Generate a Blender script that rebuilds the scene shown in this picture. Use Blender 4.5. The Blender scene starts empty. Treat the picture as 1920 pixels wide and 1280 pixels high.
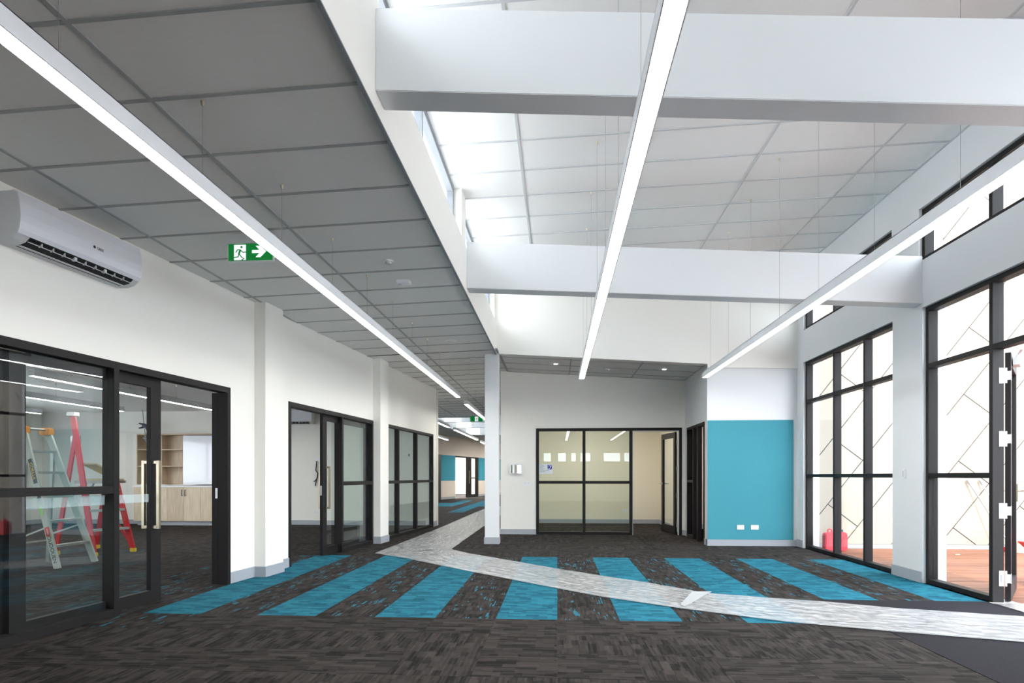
import bpy, bmesh, math, random
from mathutils import Matrix, Vector
random.seed(7)
sc = bpy.context.scene
C = sc.collection
# ------------------------------------------------------------------ camera
F_PX = 1200.0
YAW = math.atan((1045 - 960) / F_PX)
cd = bpy.data.cameras.new('camera')
cam = bpy.data.objects.new('camera', cd); C.objects.link(cam)
cam.location = (0, 0, 1.16)
cam.rotation_euler = (math.pi / 2, 0, YAW)
cd.sensor_width = 36.0
cd.lens = F_PX / 1920 * 36.0
cd.shift_y = (892 - 640) / 1920
cd.clip_start = 0.05
sc.camera = cam
# ------------------------------------------------------------------ sky, sun, exposure
w = bpy.data.worlds.new('sky'); sc.world = w; w.use_nodes = True
bg = w.node_tree.nodes['Background']
bg.inputs[0].default_value = (0.86, 0.925, 1.0, 1)
bg.inputs[1].default_value = 7.5
sl = bpy.data.lights.new('sun', 'SUN'); sl.energy = 4.5; sl.angle = math.radians(1.5); sl.color = (1, 0.93, 0.82)
so = bpy.data.objects.new('sun', sl); C.objects.link(so)
so.rotation_euler = Vector((0.03, 1.0, -1.0)).to_track_quat('-Z', 'Y').to_euler()
so.location = (8, -12, 14)
sc.view_settings.view_transform = 'Standard'
sc.view_settings.look = 'None'
sc.view_settings.gamma = 1.0
sc.view_settings.use_curve_mapping = False
sc.view_settings.exposure = 0.42
LAMP = 30.0
sc.cycles.use_denoising = True
sc.cycles.max_bounces = 10
sc.cycles.diffuse_bounces = 6
sc.cycles.transparent_max_bounces = 24
sc.cycles.sample_clamp_indirect = 6.0
sc.cycles.caustics_reflective = False
sc.cycles.caustics_refractive = False


# ------------------------------------------------------------------ materials
def srgb(r, g, b):
    f = lambda c: (c / 255 / 12.92) if c / 255 <= 0.04045 else ((c / 255 + 0.055) / 1.055) ** 2.4
    return (f(r), f(g), f(b), 1)


def nm(name):
    m = bpy.data.materials.new(name); m.use_nodes = True
    nt = m.node_tree
    return m, nt, nt.nodes, nt.links, nt.nodes['Principled BSDF']


def mat(name, col, rough=0.5, metal=0.0, spec=0.5, noise=0.0, nscale=(8, 8, 8), bump=0.0, coat=0.0):
    m, nt, N, L, p = nm(name)
    p.inputs['Base Color'].default_value = col
    p.inputs['Roughness'].default_value = rough
    p.inputs['Metallic'].default_value = metal
    p.inputs['Specular IOR Level'].default_value = spec
    if coat: p.inputs['Coat Weight'].default_value = coat
    if noise or bump:
        tc = N.new('ShaderNodeTexCoord'); mp = N.new('ShaderNodeMapping'); mp.inputs['Scale'].default_value = nscale
        nz = N.new('ShaderNodeTexNoise'); nz.inputs['Scale'].default_value = 1.0; nz.inputs['Detail'].default_value = 4
        L.new(tc.outputs['Object'], mp.inputs[0]); L.new(mp.outputs[0], nz.inputs['Vector'])
        if noise:
            mx = N.new('ShaderNodeMix'); mx.data_type = 'RGBA'
            mx.inputs[6].default_value = tuple(c * (1 - noise) for c in col[:3]) + (1,)
            mx.inputs[7].default_value = tuple(min(1, c * (1 + noise)) for c in col[:3]) + (1,)
            L.new(nz.outputs[0], mx.inputs[0]); L.new(mx.outputs[2], p.inputs['Base Color'])
        if bump:
            bp = N.new('ShaderNodeBump'); bp.inputs['Strength'].default_value = bump; bp.inputs['Distance'].default_value = 0.01
            L.new(nz.outputs[0], bp.inputs['Height']); L.new(bp.outputs[0], p.inputs['Normal'])
    return m


def emit(name, col, s):
    m, nt, N, L, p = nm(name)
    p.inputs['Base Color'].default_value = (0.8, 0.8, 0.8, 1)
    p.inputs['Emission Color'].default_value = col
    p.inputs['Emission Strength'].default_value = s
    return m


M = {}
M['wall'] = mat('wall_paint', srgb(238, 236, 230), 0.6, noise=0.01, nscale=(3, 3, 3))
M['wall_cool'] = mat('beam_paint', srgb(224, 226, 228), 0.5)
M['beige'] = mat('beige_paint', srgb(232, 225, 208), 0.6)
M['cream'] = mat('cream_paint', srgb(224, 212, 200), 0.6)
M['base'] = mat('skirting_grey', srgb(163, 168, 176), 0.4)
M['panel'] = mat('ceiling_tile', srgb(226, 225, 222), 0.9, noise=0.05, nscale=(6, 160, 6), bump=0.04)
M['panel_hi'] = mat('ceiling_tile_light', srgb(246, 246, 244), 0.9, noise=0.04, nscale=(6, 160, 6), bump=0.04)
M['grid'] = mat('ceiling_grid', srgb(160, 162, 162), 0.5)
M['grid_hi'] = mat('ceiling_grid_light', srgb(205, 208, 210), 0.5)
M['black'] = mat('black_powder_coat', srgb(26, 24, 25), 0.55, spec=0.25, noise=0.08, nscale=(40, 40, 4))
M['black_gloss'] = mat('black_gloss', srgb(22, 22, 25), 0.3)
M['gasket'] = mat('gasket', srgb(12, 12, 13), 0.7)
M['alu'] = mat('aluminium', srgb(190, 192, 194), 0.35, 0.9)
M['steel'] = mat('brushed_steel', srgb(196, 184, 162), 0.3, 1.0)
M['lampbody'] = mat('lamp_housing', srgb(232, 234, 238), 0.4, 0.0)
M['diff'] = emit('lamp_diffuser', (1, 0.965, 0.92, 1), LAMP)
M['white'] = mat('white_plastic', srgb(236, 237, 240), 0.35)
M['white_gloss'] = mat('white_gloss_plastic', srgb(228, 229, 236), 0.12, coat=0.5)
M['offwhite'] = mat('offwhite_plastic', srgb(205, 207, 210), 0.5)
M['dark'] = mat('dark_void', srgb(20, 20, 22), 0.8)
M['wire'] = mat('steel_wire', srgb(150, 150, 152), 0.4, 0.3)
M['green'] = emit('exit_green', srgb(0, 130, 50), 0.35); M['green'].node_tree.nodes['Principled BSDF'].inputs['Base Color'].default_value = srgb(0, 130, 50)
M['signwhite'] = emit('exit_white', (0.9, 0.9, 1, 1), 0.7)
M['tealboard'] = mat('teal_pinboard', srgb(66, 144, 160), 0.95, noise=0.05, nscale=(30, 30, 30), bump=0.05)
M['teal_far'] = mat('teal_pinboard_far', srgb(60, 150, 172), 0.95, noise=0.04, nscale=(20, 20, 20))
M['red'] = mat('red_fibreglass', srgb(190, 22, 34), 0.4, noise=0.1, nscale=(10, 10, 10))
M['redcan'] = mat('red_plastic', srgb(226, 50, 62), 0.4)
M['yellow'] = mat('yellow_plastic', srgb(222, 190, 30), 0.5)
M['orange'] = mat('orange_plastic', srgb(222, 148, 48), 0.5)
M['grp'] = mat('pale_fibreglass', srgb(186, 194, 186), 0.5, noise=0.12, nscale=(30, 30, 6))
M['ladalu'] = mat('worn_aluminium', srgb(176, 180, 176), 0.4, 0.6, noise=0.1, nscale=(20, 20, 20))
M['navy'] = mat('navy_plastic', srgb(28, 30, 66), 0.4)
M['deckply'] = mat('platform_ply', srgb(200, 186, 150), 0.6, noise=0.15, nscale=(40, 4, 4))
M['terracotta'] = mat('pale_pot', srgb(214, 190, 172), 0.7)
M['labelred'] = mat('label_red', srgb(214, 70, 60), 0.5)
M['ink'] = mat('black_ink', srgb(30, 32, 38), 0.5)
M['inkgreen'] = mat('green_paint_mark', srgb(150, 220, 110), 0.6)
M['cardblue'] = mat('sign_blue', srgb(34, 62, 150), 0.4)
M['card'] = mat('sign_card', srgb(226, 232, 238), 0.4)
M['frost'] = mat('frosted_film', srgb(214, 230, 232), 0.7)
_nt = M['frost'].node_tree; _t = _nt.nodes.new('ShaderNodeBsdfTransparent'); _m = _nt.nodes.new('ShaderNodeMixShader'); _m.inputs[0].default_value = 0.27
_nt.links.new(_t.outputs[0], _m.inputs[1]); _nt.links.new(_nt.nodes['Principled BSDF'].outputs[0], _m.inputs[2]); _nt.links.new(_m.outputs[0], _nt.nodes['Material Output'].inputs[0])
M['pink'] = mat('pink_paint', srgb(232, 212, 206), 0.6)
M['roof'] = mat('roof_sheet', srgb(240, 240, 240), 0.5)
M['cap'] = mat('grey_flashing', srgb(140, 144, 150), 0.5)


def wood(name, c1, c2, scale=(3, 60, 3), rough=0.5):
    m, nt, N, L, p = nm(name)
    tc = N.new('ShaderNodeTexCoord'); mp = N.new('ShaderNodeMapping'); mp.inputs['Scale'].default_value = scale
    oi = N.new('ShaderNodeObjectInfo'); cm = N.new('ShaderNodeVectorMath'); cm.operation = 'ADD'
    sx = N.new('ShaderNodeVectorMath'); sx.operation = 'SCALE'; sx.inputs[0].default_value = (17, 31, 7)
    L.new(oi.outputs['Random'], sx.inputs['Scale']); L.new(tc.outputs['Object'], cm.inputs[0]); L.new(sx.outputs[0], cm.inputs[1])
    L.new(cm.outputs[0], mp.inputs[0])
    nz = N.new('ShaderNodeTexNoise'); nz.inputs['Scale'].default_value = 1; nz.inputs['Detail'].default_value = 5
    L.new(mp.outputs[0], nz.inputs['Vector'])
    ad = N.new('ShaderNodeMath'); ad.operation = 'MULTIPLY_ADD'; ad.inputs[1].default_value = 0.35; ad.inputs[2].default_value = -0.17
    L.new(oi.outputs['Random'], ad.inputs[0])
    a2 = N.new('ShaderNodeMath'); a2.operation = 'ADD'; a2.use_clamp = True; L.new(nz.outputs[0], a2.inputs[0]); L.new(ad.outputs[0], a2.inputs[1])
    rp = N.new('ShaderNodeValToRGB'); rp.color_ramp.elements[0].color = c1; rp.color_ramp.elements[1].color = c2
    rp.color_ramp.elements[0].position = 0.3; rp.color_ramp.elements[1].position = 0.7
    L.new(a2.outputs[0], rp.inputs[0]); L.new(rp.outputs[0], p.inputs['Base Color'])
    p.inputs['Roughness'].default_value = rough
    return m


M['oak'] = wood('pale_oak_laminate', srgb(196, 176, 150), srgb(222, 206, 182), (40, 40, 3))
M['deck'] = wood('decking_timber', srgb(98, 56, 38), srgb(132, 88, 66), (2.5, 50, 5), 0.6)
M['clad'] = mat('fibre_cement_cladding', srgb(148, 138, 125), 0.6, noise=0.01)


def glass(name, tint, refl=1.0):
    m, nt, N, L, p = nm(name); N.remove(p)
    out = N['Material Output']
    tr = N.new('ShaderNodeBsdfTransparent'); tr.inputs[0].default_value = tint
    gl = N.new('ShaderNodeBsdfGlossy'); gl.inputs['Roughness'].default_value = 0.01; gl.inputs[0].default_value = (0.95, 0.97, 1, 1)
    fr = N.new('ShaderNodeFresnel'); fr.inputs[0].default_value = 1.5
    ge = N.new('ShaderNodeNewGeometry'); mr = N.new('ShaderNodeMapRange'); mr.inputs[3].default_value = 1.5; mr.inputs[4].default_value = 1 / 1.5
    L.new(ge.outputs['Backfacing'], mr.inputs[0]); L.new(mr.outputs[0], fr.inputs[0])
    mu = N.new('ShaderNodeMath'); mu.operation = 'MULTIPLY'; mu.inputs[1].default_value = refl; mu.use_clamp = True
    mx = N.new('ShaderNodeMixShader')
    L.new(fr.outputs[0], mu.inputs[0]); L.new(mu.outputs[0], mx.inputs[0]); L.new(tr.outputs[0], mx.inputs[1]); L.new(gl.outputs[0], mx.inputs[2])
    L.new(mx.outputs[0], out.inputs[0])
    return m


M['glass'] = glass('clear_glass', (0.97, 0.985, 0.98, 1), 0.75)
M['glass_green'] = glass('tinted_glass', (0.90, 0.945, 0.925, 1), 0.9)
M['glass_win'] = glass('window_glass', (0.98, 0.99, 0.985, 1), 0.6)


def film():
    m, nt, N, L, p = nm('clear_plastic_film')
    out = N['Material Output']
    tc = N.new('ShaderNodeTexCoord')
    n1 = N.new('ShaderNodeTexNoise'); n1.inputs['Scale'].default_value = 1.0; n1.inputs['Detail'].default_value = 6; n1.inputs['Roughness'].default_value = 0.65
    mp = N.new('ShaderNodeMapping'); mp.inputs['Scale'].default_value = (2.6, 30, 1)
    L.new(tc.outputs['UV'], mp.inputs[0]); L.new(mp.outputs[0], n1.inputs['Vector'])
    n2 = N.new('ShaderNodeTexNoise'); n2.inputs['Scale'].default_value = 14; n2.inputs['Detail'].default_value = 5; L.new(tc.outputs['UV'], n2.inputs['Vector'])
    n3 = N.new('ShaderNodeTexNoise'); n3.inputs['Scale'].default_value = 1.3; n3.inputs['Detail'].default_value = 3; L.new(tc.outputs['UV'], n3.inputs['Vector'])
    ad = N.new('ShaderNodeMath'); ad.operation = 'ADD'; L.new(n1.outputs[0], ad.inputs[0]); L.new(n2.outputs[0], ad.inputs[1])
    bp = N.new('ShaderNodeBump'); bp.inputs['Strength'].default_value = 0.9; bp.inputs['Distance'].default_value = 0.012; L.new(ad.outputs[0], bp.inputs['Height'])
    p.inputs['Base Color'].default_value = (0.78, 0.80, 0.82, 1); p.inputs['Roughness'].default_value = 0.2
    p.inputs['Specular IOR Level'].default_value = 1.0
    L.new(bp.outputs[0], p.inputs['Normal'])
    tr = N.new('ShaderNodeBsdfTransparent'); tr.inputs[0].default_value = (0.9, 0.92, 0.94, 1)
    mx = N.new('ShaderNodeMixShader')
    rp = N.new('ShaderNodeMapRange'); rp.inputs[1].default_value = 0.38; rp.inputs[2].default_value = 0.62; rp.inputs[3].default_value = 0.22; rp.inputs[4].default_value = 0.72
    mm = N.new('ShaderNodeMix'); mm.data_type = 'FLOAT'; mm.inputs[0].default_value = 0.4
    L.new(n1.outputs[0], mm.inputs[2]); L.new(n2.outputs[0], mm.inputs[3]); L.new(mm.outputs[0], rp.inputs[0])
    L.new(rp.outputs[0], mx.inputs[0]); L.new(tr.outputs[0], mx.inputs[1]); L.new(p.outputs[0], mx.inputs[2]); L.new(mx.outputs[0], out.inputs[0])
    return m


M['film'] = film()
M['filmfold'] = mat('folded_film', (0.72, 0.75, 0.77, 1), 0.3)
_nt = M['filmfold'].node_tree; _t = _nt.nodes.new('ShaderNodeBsdfTransparent'); _m = _nt.nodes.new('ShaderNodeMixShader'); _m.inputs[0].default_value = 0.3
_nt.links.new(_t.outputs[0], _m.inputs[1]); _nt.links.new(_nt.nodes['Principled BSDF'].outputs[0], _m.inputs[2]); _nt.links.new(_m.outputs[0], _nt.nodes['Material Output'].inputs[0])


def carpet(name, kind):
    m, nt, N, L, p = nm(name)
    p.inputs['Roughness'].default_value = 0.95; p.inputs['Specular IOR Level'].default_value = 0.15
    uv = N.new('ShaderNodeTexCoord'); oi = N.new('ShaderNodeObjectInfo')
    sc_ = N.new('ShaderNodeVectorMath'); sc_.operation = 'SCALE'; sc_.inputs[0].default_value = (37.0, 53.0, 0)
    L.new(oi.outputs['Random'], sc_.inputs['Scale'])
    ad = N.new('ShaderNodeVectorMath'); ad.operation = 'ADD'; L.new(uv.outputs['UV'], ad.inputs[0]); L.new(sc_.outputs[0], ad.inputs[1])

    def brick(bw, rh, off=0.37):
        b = N.new('ShaderNodeTexBrick'); b.inputs['Scale'].default_value = 1; b.inputs['Brick Width'].default_value = bw
        b.inputs['Row Height'].default_value = rh; b.inputs['Mortar Size'].default_value = 0; b.offset = off; b.offset_frequency = 3
        b.inputs['Color1'].default_value = (0, 0, 0, 1); b.inputs['Color2'].default_value = (1, 1, 1, 1); b.inputs['Mortar'].default_value = (0.5, 0.5, 0.5, 1)
        L.new(ad.outputs[0], b.inputs['Vector']); return b.outputs['Color']

    def math_(op, a, b, clamp=False):
        n = N.new('ShaderNodeMath'); n.operation = op; n.use_clamp = clamp
        for i, v in enumerate((a, b)):
            if isinstance(v, (int, float)): n.inputs[i].default_value = v
            else: L.new(v, n.inputs[i])
        return n.outputs[0]

    def streak(sx, sy, det=3):
        mp = N.new('ShaderNodeMapping'); mp.inputs['Scale'].default_value = (sx, sy, 1); L.new(ad.outputs[0], mp.inputs[0])
        z = N.new('ShaderNodeTexNoise'); z.inputs['Scale'].default_value = 1; z.inputs['Detail'].default_value = det; L.new(mp.outputs[0], z.inputs['Vector'])
        return z.outputs[0]
    rp = N.new('ShaderNodeValToRGB'); e = rp.color_ramp.elements
    if kind == 'teal':
        v = math_('ADD', math_('MULTIPLY', brick(0.11, 0.05), 0.62), math_('ADD', math_('MULTIPLY', brick(0.17, 0.027, 0.6), 0.25), math_('MULTIPLY', streak(12, 120), 0.35)))
        e[0].position = 0.1; e[0].color = srgb(2, 66, 86); e[1].position = 0.9; e[1].color = srgb(34, 112, 132)
        L.new(v, rp.inputs[0]); col = rp.outputs[0]
    elif kind == 'mat':
        z = N.new('ShaderNodeTexNoise'); z.inputs['Scale'].default_value = 220; z.inputs['Detail'].default_value = 2; L.new(ad.outputs[0], z.inputs['Vector'])
        e[0].position = 0.35; e[0].color = srgb(15, 15, 19); e[1].position = 0.68; e[1].color = srgb(46, 44, 52)
        L.new(z.outputs[0], rp.inputs[0]); col = rp.outputs[0]
    else:
        v = math_('ADD', math_('MULTIPLY', brick(0.13, 0.055), 0.32),
                  math_('ADD', math_('MULTIPLY', brick(0.21, 0.016, 0.6), 0.26), math_('ADD', math_('MULTIPLY', streak(10, 190), 0.45), math_('MULTIPLY', streak(240, 60, 1), 0.15))))
        e[0].position = 0.36; e[0].color = srgb(13, 11, 10); e[1].position = 0.88; e[1].color = srgb(64, 59, 57)
        L.new(v, rp.inputs[0]); col = rp.outputs[0]
        if kind == 'mix':
            b1 = brick(0.19, 0.0105, 0.43); s = streak(3.5, 7, 1)
            k = math_('MULTIPLY', math_('GREATER_THAN', b1, 0.72), math_('GREATER_THAN', s, 0.57))
            mx = N.new('ShaderNodeMix'); mx.data_type = 'RGBA'; L.new(k, mx.inputs[0]); L.new(col, mx.inputs[6]); mx.inputs[7].default_value = srgb(40, 100, 118)
            col = mx.outputs[2]
    L.new(col, p.inputs['Base Color'])
    z = N.new('ShaderNodeTexNoise'); z.inputs['Scale'].default_value = 300; L.new(ad.outputs[0], z.inputs['Vector'])
    bp = N.new('ShaderNodeBump'); bp.inputs['Strength'].default_value = 0.4; bp.inputs['Distance'].default_value = 0.003
    L.new(z.outputs[0], bp.inputs['Height']); L.new(bp.outputs[0], p.inputs['Normal'])
    return m


M['c_grey'] = carpet('carpet_grey', 'grey'); M['c_mix'] = carpet('carpet_transition', 'mix')
M['c_teal'] = carpet('carpet_teal', 'teal'); M['c_mat'] = carpet('entry_mat_pile', 'mat')

# ------------------------------------------------------------------ mesh helpers
P0 = Vector((-3.76, 4.0, 0)); Q0 = Vector((-2.81, 14.75, 0)); U0 = (Q0 - P0).normalized()
LW = Matrix.Translation(P0) @ Matrix.Rotation(math.atan2(U0.y, U0.x) - math.pi / 2, 4, 'Z')   # left wall frame: x into room, y along wall
ID = Matrix.Identity(4)


class MB:
    def __init__(s): s.v = []; s.f = []; s.uv = None

    def poly(s, pts, M_=ID):
        n = len(s.v); s.v += [tuple(M_ @ Vector(p)) for p in pts]; s.f.append(tuple(range(n, n + len(pts)))); return s

    def box(s, x0, x1, y0, y1, z0, z1, M_=ID):
        if x0 > x1: x0, x1 = x1, x0
        if y0 > y1: y0, y1 = y1, y0
        if z0 > z1: z0, z1 = z1, z0
        n = len(s.v)
        s.v += [tuple(M_ @ Vector(p)) for p in [(x0, y0, z0), (x1, y0, z0), (x1, y1, z0), (x0, y1, z0), (x0, y0, z1), (x1, y0, z1), (x1, y1, z1), (x0, y1, z1)]]
        s.f += [tuple(n + i for i in q) for q in [(0, 3, 2, 1), (4, 5, 6, 7), (0, 1, 5, 4), (1, 2, 6, 5), (2, 3, 7, 6), (3, 0, 4, 7)]]
        return s

    def prism(s, pts, a, b, axis='z', M_=ID):
        """2D polygon swept from a to b along an axis; pts are the other two coords in order (x,y)/(x,z)/(y,z)"""
        def mk(p, t):
            return {'z': (p[0], p[1], t), 'y': (p[0], t, p[1]), 'x': (t, p[0], p[1])}[axis]
        n = len(s.v); k = len(pts)
        s.v += [tuple(M_ @ Vector(mk(p, a))) for p in pts] + [tuple(M_ @ Vector(mk(p, b))) for p in pts]
        s.f.append(tuple(n + i for i in range(k))[::-1]); s.f.append(tuple(n + k + i for i in range(k)))
        for i in range(k):
            j = (i + 1) % k; s.f.append((n + i, n + j, n + k + j, n + k + i))
        return s

    def bar(s, a, b, w, h, up=(0, 0, 1), M_=ID):
        a = Vector(a); b = Vector(b); d = (b - a).normalized(); up = Vector(up)
        if abs(d.dot(up)) > 0.98: up = Vector((0, 1, 0))
        x = d.cross(up).normalized(); y = x.cross(d).normalized()
        n = len(s.v)
        for q in (a, b):
            for sx, sy in ((-1, -1), (1, -1), (1, 1), (-1, 1)):
                s.v.append(tuple(M_ @ (q + x * sx * w / 2 + y * sy * h / 2)))
        s.f += [tuple(n + i for i in q) for q in [(0, 1, 2, 3), (7, 6, 5, 4), (0, 4, 5, 1), (1, 5, 6, 2), (2, 6, 7, 3), (3, 7, 4, 0)]]
        return s

    def tube(s, pts, r, k=8, M_=ID, cap=True):
        pts = [Vector(p) for p in pts]; n0 = len(s.v); R = r if isinstance(r, (list, tuple)) else [r] * len(pts)
        ref = None
        for i, p in enumerate(pts):
            d = (pts[min(i + 1, len(pts) - 1)] - pts[max(i - 1, 0)]).normalized()
            if ref is None: ref = Vector((0, 0, 1)) if abs(d.z) < 0.9 else Vector((1, 0, 0))
            x = d.cross(ref).normalized(); y = x.cross(d).normalized(); ref = y if abs(d.dot(y)) < .9 else ref
            for j in range(k):
                t = 2 * math.pi * j / k; s.v.append(tuple(M_ @ (p + (x * math.cos(t) + y * math.sin(t)) * R[i])))
        for i in range(len(pts) - 1):
            for j in range(k):
                a = n0 + i * k + j; b = n0 + i * k + (j + 1) % k
                s.f.append((a, b, b + k, a + k))
        if cap:
            s.f.append(tuple(n0 + j for j in range(k))[::-1]); e = n0 + (len(pts) - 1) * k; s.f.append(tuple(e + j for j in range(k)))
        return s

    def disc(s, c, r, h, k=20, axis='z', M_=ID):
        pts = [(c[{'z': 0, 'y': 0, 'x': 1}[axis]] + r * math.cos(2 * math.pi * i / k), c[{'z': 1, 'y': 2, 'x': 2}[axis]] + r * math.sin(2 * math.pi * i / k)) for i in range(k)]
        t = c[{'z': 2, 'y': 1, 'x': 0}[axis]]
        return s.prism(pts, t, t + h, axis, M_)


WM = {}


def mesh_of(name, mb, inv=ID, bev=0.0, smooth=False):
    me = bpy.data.meshes.new(name)
    me.from_pydata([tuple(inv @ Vector(v)) for v in mb.v], [], mb.f)
    bm = bmesh.new(); bm.from_mesh(me); bmesh.ops.recalc_face_normals(bm, faces=bm.faces[:])
    if bev: bmesh.ops.bevel(bm, geom=bm.edges[:], offset=bev, segments=2, affect='EDGES', clamp_overlap=True)
    bm.to_mesh(me); bm.free()
    if smooth:
        for p in me.polygons: p.use_smooth = True
    return me


def thing(name, label=None, cat=None, loc=(0, 0, 0), group=None, kind=None):
    o = bpy.data.objects.new(name, None); C.objects.link(o); o.location = loc; o.empty_display_size = 0.1
    WM[o.name] = Matrix.Translation(loc)
    tag(o, label, cat, group, kind); return o


def tag(o, label=None, cat=None, group=None, kind=None):
    if label: o['label'] = label
    if cat: o['category'] = cat
    if group: o['group'] = group
    if kind: o['kind'] = kind
    return o


def obj(name, mb, m, parent=None, bev=0.0, smooth=False, origin=None, kind=None, label=None):
    """mb in world coordinates"""
    if parent is not None:
        W = WM[parent.name]; X = W if origin is None else Matrix.Translation(origin)
    else:
        if origin is None:
            xs = [v[0] for v in mb.v]; ys = [v[1] for v in mb.v]; zs = [v[2] for v in mb.v]
            origin = ((min(xs) + max(xs)) / 2, (min(ys) + max(ys)) / 2, min(zs))
        W = ID; X = Matrix.Translation(origin)
    me = mesh_of(name, mb, X.inverted(), bev, smooth)
    me.materials.append(m if not isinstance(m, str) else M[m])
    o = bpy.data.objects.new(name, me); C.objects.link(o)
    if parent is not None: o.parent = parent
    o.matrix_basis = W.inverted() @ X
    WM[o.name] = X
    if kind: o['kind'] = kind
    if label: o['label'] = label
    return o


def struct(name, label=None, loc=(0, 0, 0)):
    return thing(name, label, None, loc, None, 'structure')


def text(name, body, size, Mx, m, parent, depth=0.0006):
    cu = bpy.data.curves.new(name, 'FONT'); cu.body = body; cu.size = size; cu.extrude = depth; cu.align_x = 'CENTER'; cu.align_y = 'CENTER'
    t = bpy.data.objects.new('tmp', cu); C.objects.link(t)
    dg = bpy.context.evaluated_depsgraph_get(); me = bpy.data.meshes.new_from_object(t.evaluated_get(dg))
    bpy.data.objects.remove(t); bpy.data.curves.remove(cu)
    me.name = name; me.materials.clear(); me.materials.append(M[m])
    o = bpy.data.objects.new(name, me); C.objects.link(o); o.parent = parent
    o.matrix_basis = WM[parent.name].inverted() @ Mx; WM[o.name] = Mx
    return o


def face_matrix(loc, xdir, ydir):
    x = Vector(xdir).normalized(); y = Vector(ydir).normalized(); z = x.cross(y)
    m = Matrix((x, y, z)).transposed().to_4x4(); m.translation = Vector(loc); return m


def wall_boxes(mb, a0, a1, z0, z1, t0, t1, holes, axis='y', Mx=ID):
    """solid wall running along `axis` with rectangular holes (a0,a1,z0,z1)"""
    As = sorted({a0, a1, *[max(a0, min(a1, h[i])) for h in holes for i in (0, 1)]})
    for i in range(len(As) - 1):
        A, B = As[i], As[i + 1]
        if B - A < 1e-6: continue
        mid = (A + B) / 2; zs = [(z0, z1)]
        for h in holes:
            if h[0] < mid < h[1]:
                nz = []
                for (p, q) in zs:
                    if h[3] <= p or h[2] >= q: nz.append((p, q)); continue
                    if h[2] > p: nz.append((p, h[2]))
                    if h[3] < q: nz.append((h[3], q))
                zs = nz
        for p, q in zs:
            if axis == 'y': mb.box(t0, t1, A, B, p, q, Mx)
            else: mb.box(A, B, t0, t1, p, q, Mx)
    return mb


def clip(poly, f):
    out = []
    for i in range(len(poly)):
        p, q = poly[i], poly[(i + 1) % len(poly)]; a, b = f(p), f(q)
        if a >= 0: out.append(p)
        if (a >= 0) != (b >= 0):
            t = a / (a - b); out.append(tuple(p[k] + t * (q[k] - p[k]) for k in range(len(p))))
    return out


CT, ST = math.cos(YAW), math.sin(YAW)


def px(X, Y, Z):
    wv = -X * ST + Y * CT
    if wv < 0.05: return None
    return (960 + F_PX * (X * CT + Y * ST) / wv, 892 - F_PX * (Z - 1.16) / wv)


def seen(pts, pad=20):
    q = [px(*p) for p in pts]
    q = [a for a in q if a]
    if not q: return False
    xs = [a[0] for a in q]; ys = [a[1] for a in q]
    return max(xs) > -pad and min(xs) < 1920 + pad and max(ys) > -pad and min(ys) < 1280 + pad


# ================================================================== FLOOR
TILE = 0.5; YOFF = 0.18
floor = struct('floor')
fm = MB(); fm.box(-14.2, 3.95, -4.2, 42, -0.15, -0.008)
obj('floor_slab', fm, 'dark', floor)


def tile_mesh(name, m):
    h = 0.2493
    me = bpy.data.meshes.new(name)
    me.from_pydata([(-h, -h, -.008), (h, -h, -.008), (h, h, -.008), (-h, h, -.008), (-h, -h, 0), (h, -h, 0), (h, h, 0), (-h, h, 0)], [],
                   [(0, 3, 2, 1), (4, 5, 6, 7), (0, 1, 5, 4), (1, 2, 6, 5), (2, 3, 7, 6), (3, 0, 4, 7)])
    uvl = me.uv_layers.new(name='UVMap')
    for lp in me.loops:
        v = me.vertices[lp.vertex_index].co; uvl.data[lp.index].uv = (v.x, v.y)
    me.materials.append(m); return me


tm = {k: tile_mesh('carpet_tile', M['c_' + k]) for k in ('grey', 'mix', 'teal')}


def tile_kind(cx, cy):
    if 5.18 < cy < 9.18 and -3.5 < cx < 3.95:
        fx = cx - math.floor(cx)
        return 'teal' if fx > 0.5 else 'mix'
    if 5.18 < cy < 9.18 and -4.6 < cx < -3.5: return 'mix'
    if 4.6 < cy < 5.18 and cx < -3: return 'mix'
    # far stripes beyond the corridor
    if -5.0 < cx < -2.4 and 20.2 < cy < 24.6:
        if -3.6 < cx < -2.95: return 'teal'
    if 24.2 < cy < 27.2 and (-3.3 < cx < -2.4 or -4.95 < cx < -4.2): return 'teal'
    if 27.2 < cy < 30.2 and (-4.75 < cx < -4.1 or -3.7 < cx < -3.0): return 'teal'
    return 'grey'


cells = []
ix0, ix1 = -28, 8; iy0, iy1 = -9, 66
for i in range(ix0, ix1):
    for j in range(iy0, iy1):
        cx = (i + 0.5) * TILE; cy = YOFF + (j + 0.5) * TILE
        if cx > 3.95 or cx < -13.5: continue
        if cx > 2.45 and cy < 6.18: continue                      # entry mat
        cells.append((cx, cy))
inview = [c for c in cells if c[0] > -3.9 + 0.088 * (c[1] - 4) and seen([(c[0], c[1], 0)], 30) and c[1] < 12.8]
inview.sort(key=lambda c: c[1] - (2 if tile_kind(*c) != 'grey' else 0))
own = set(inview[:298])
for (cx, cy) in inview[:298]:
    k = tile_kind(cx, cy)
    o = bpy.data.objects.new('carpet_tile', tm[k]); C.objects.link(o); o.parent = floor
    o.location = (cx, cy, 0)
    if k == 'mix': rot = 1
    elif k == 'teal': rot = 0
    else: rot = (int(round(cx / TILE)) + int(round(cy / TILE))) % 2 if random.random() < 0.7 else random.randint(0, 1)
    o.rotation_euler[2] = rot * math.pi / 2 + (math.pi if random.random() < 0.5 else 0)
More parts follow.
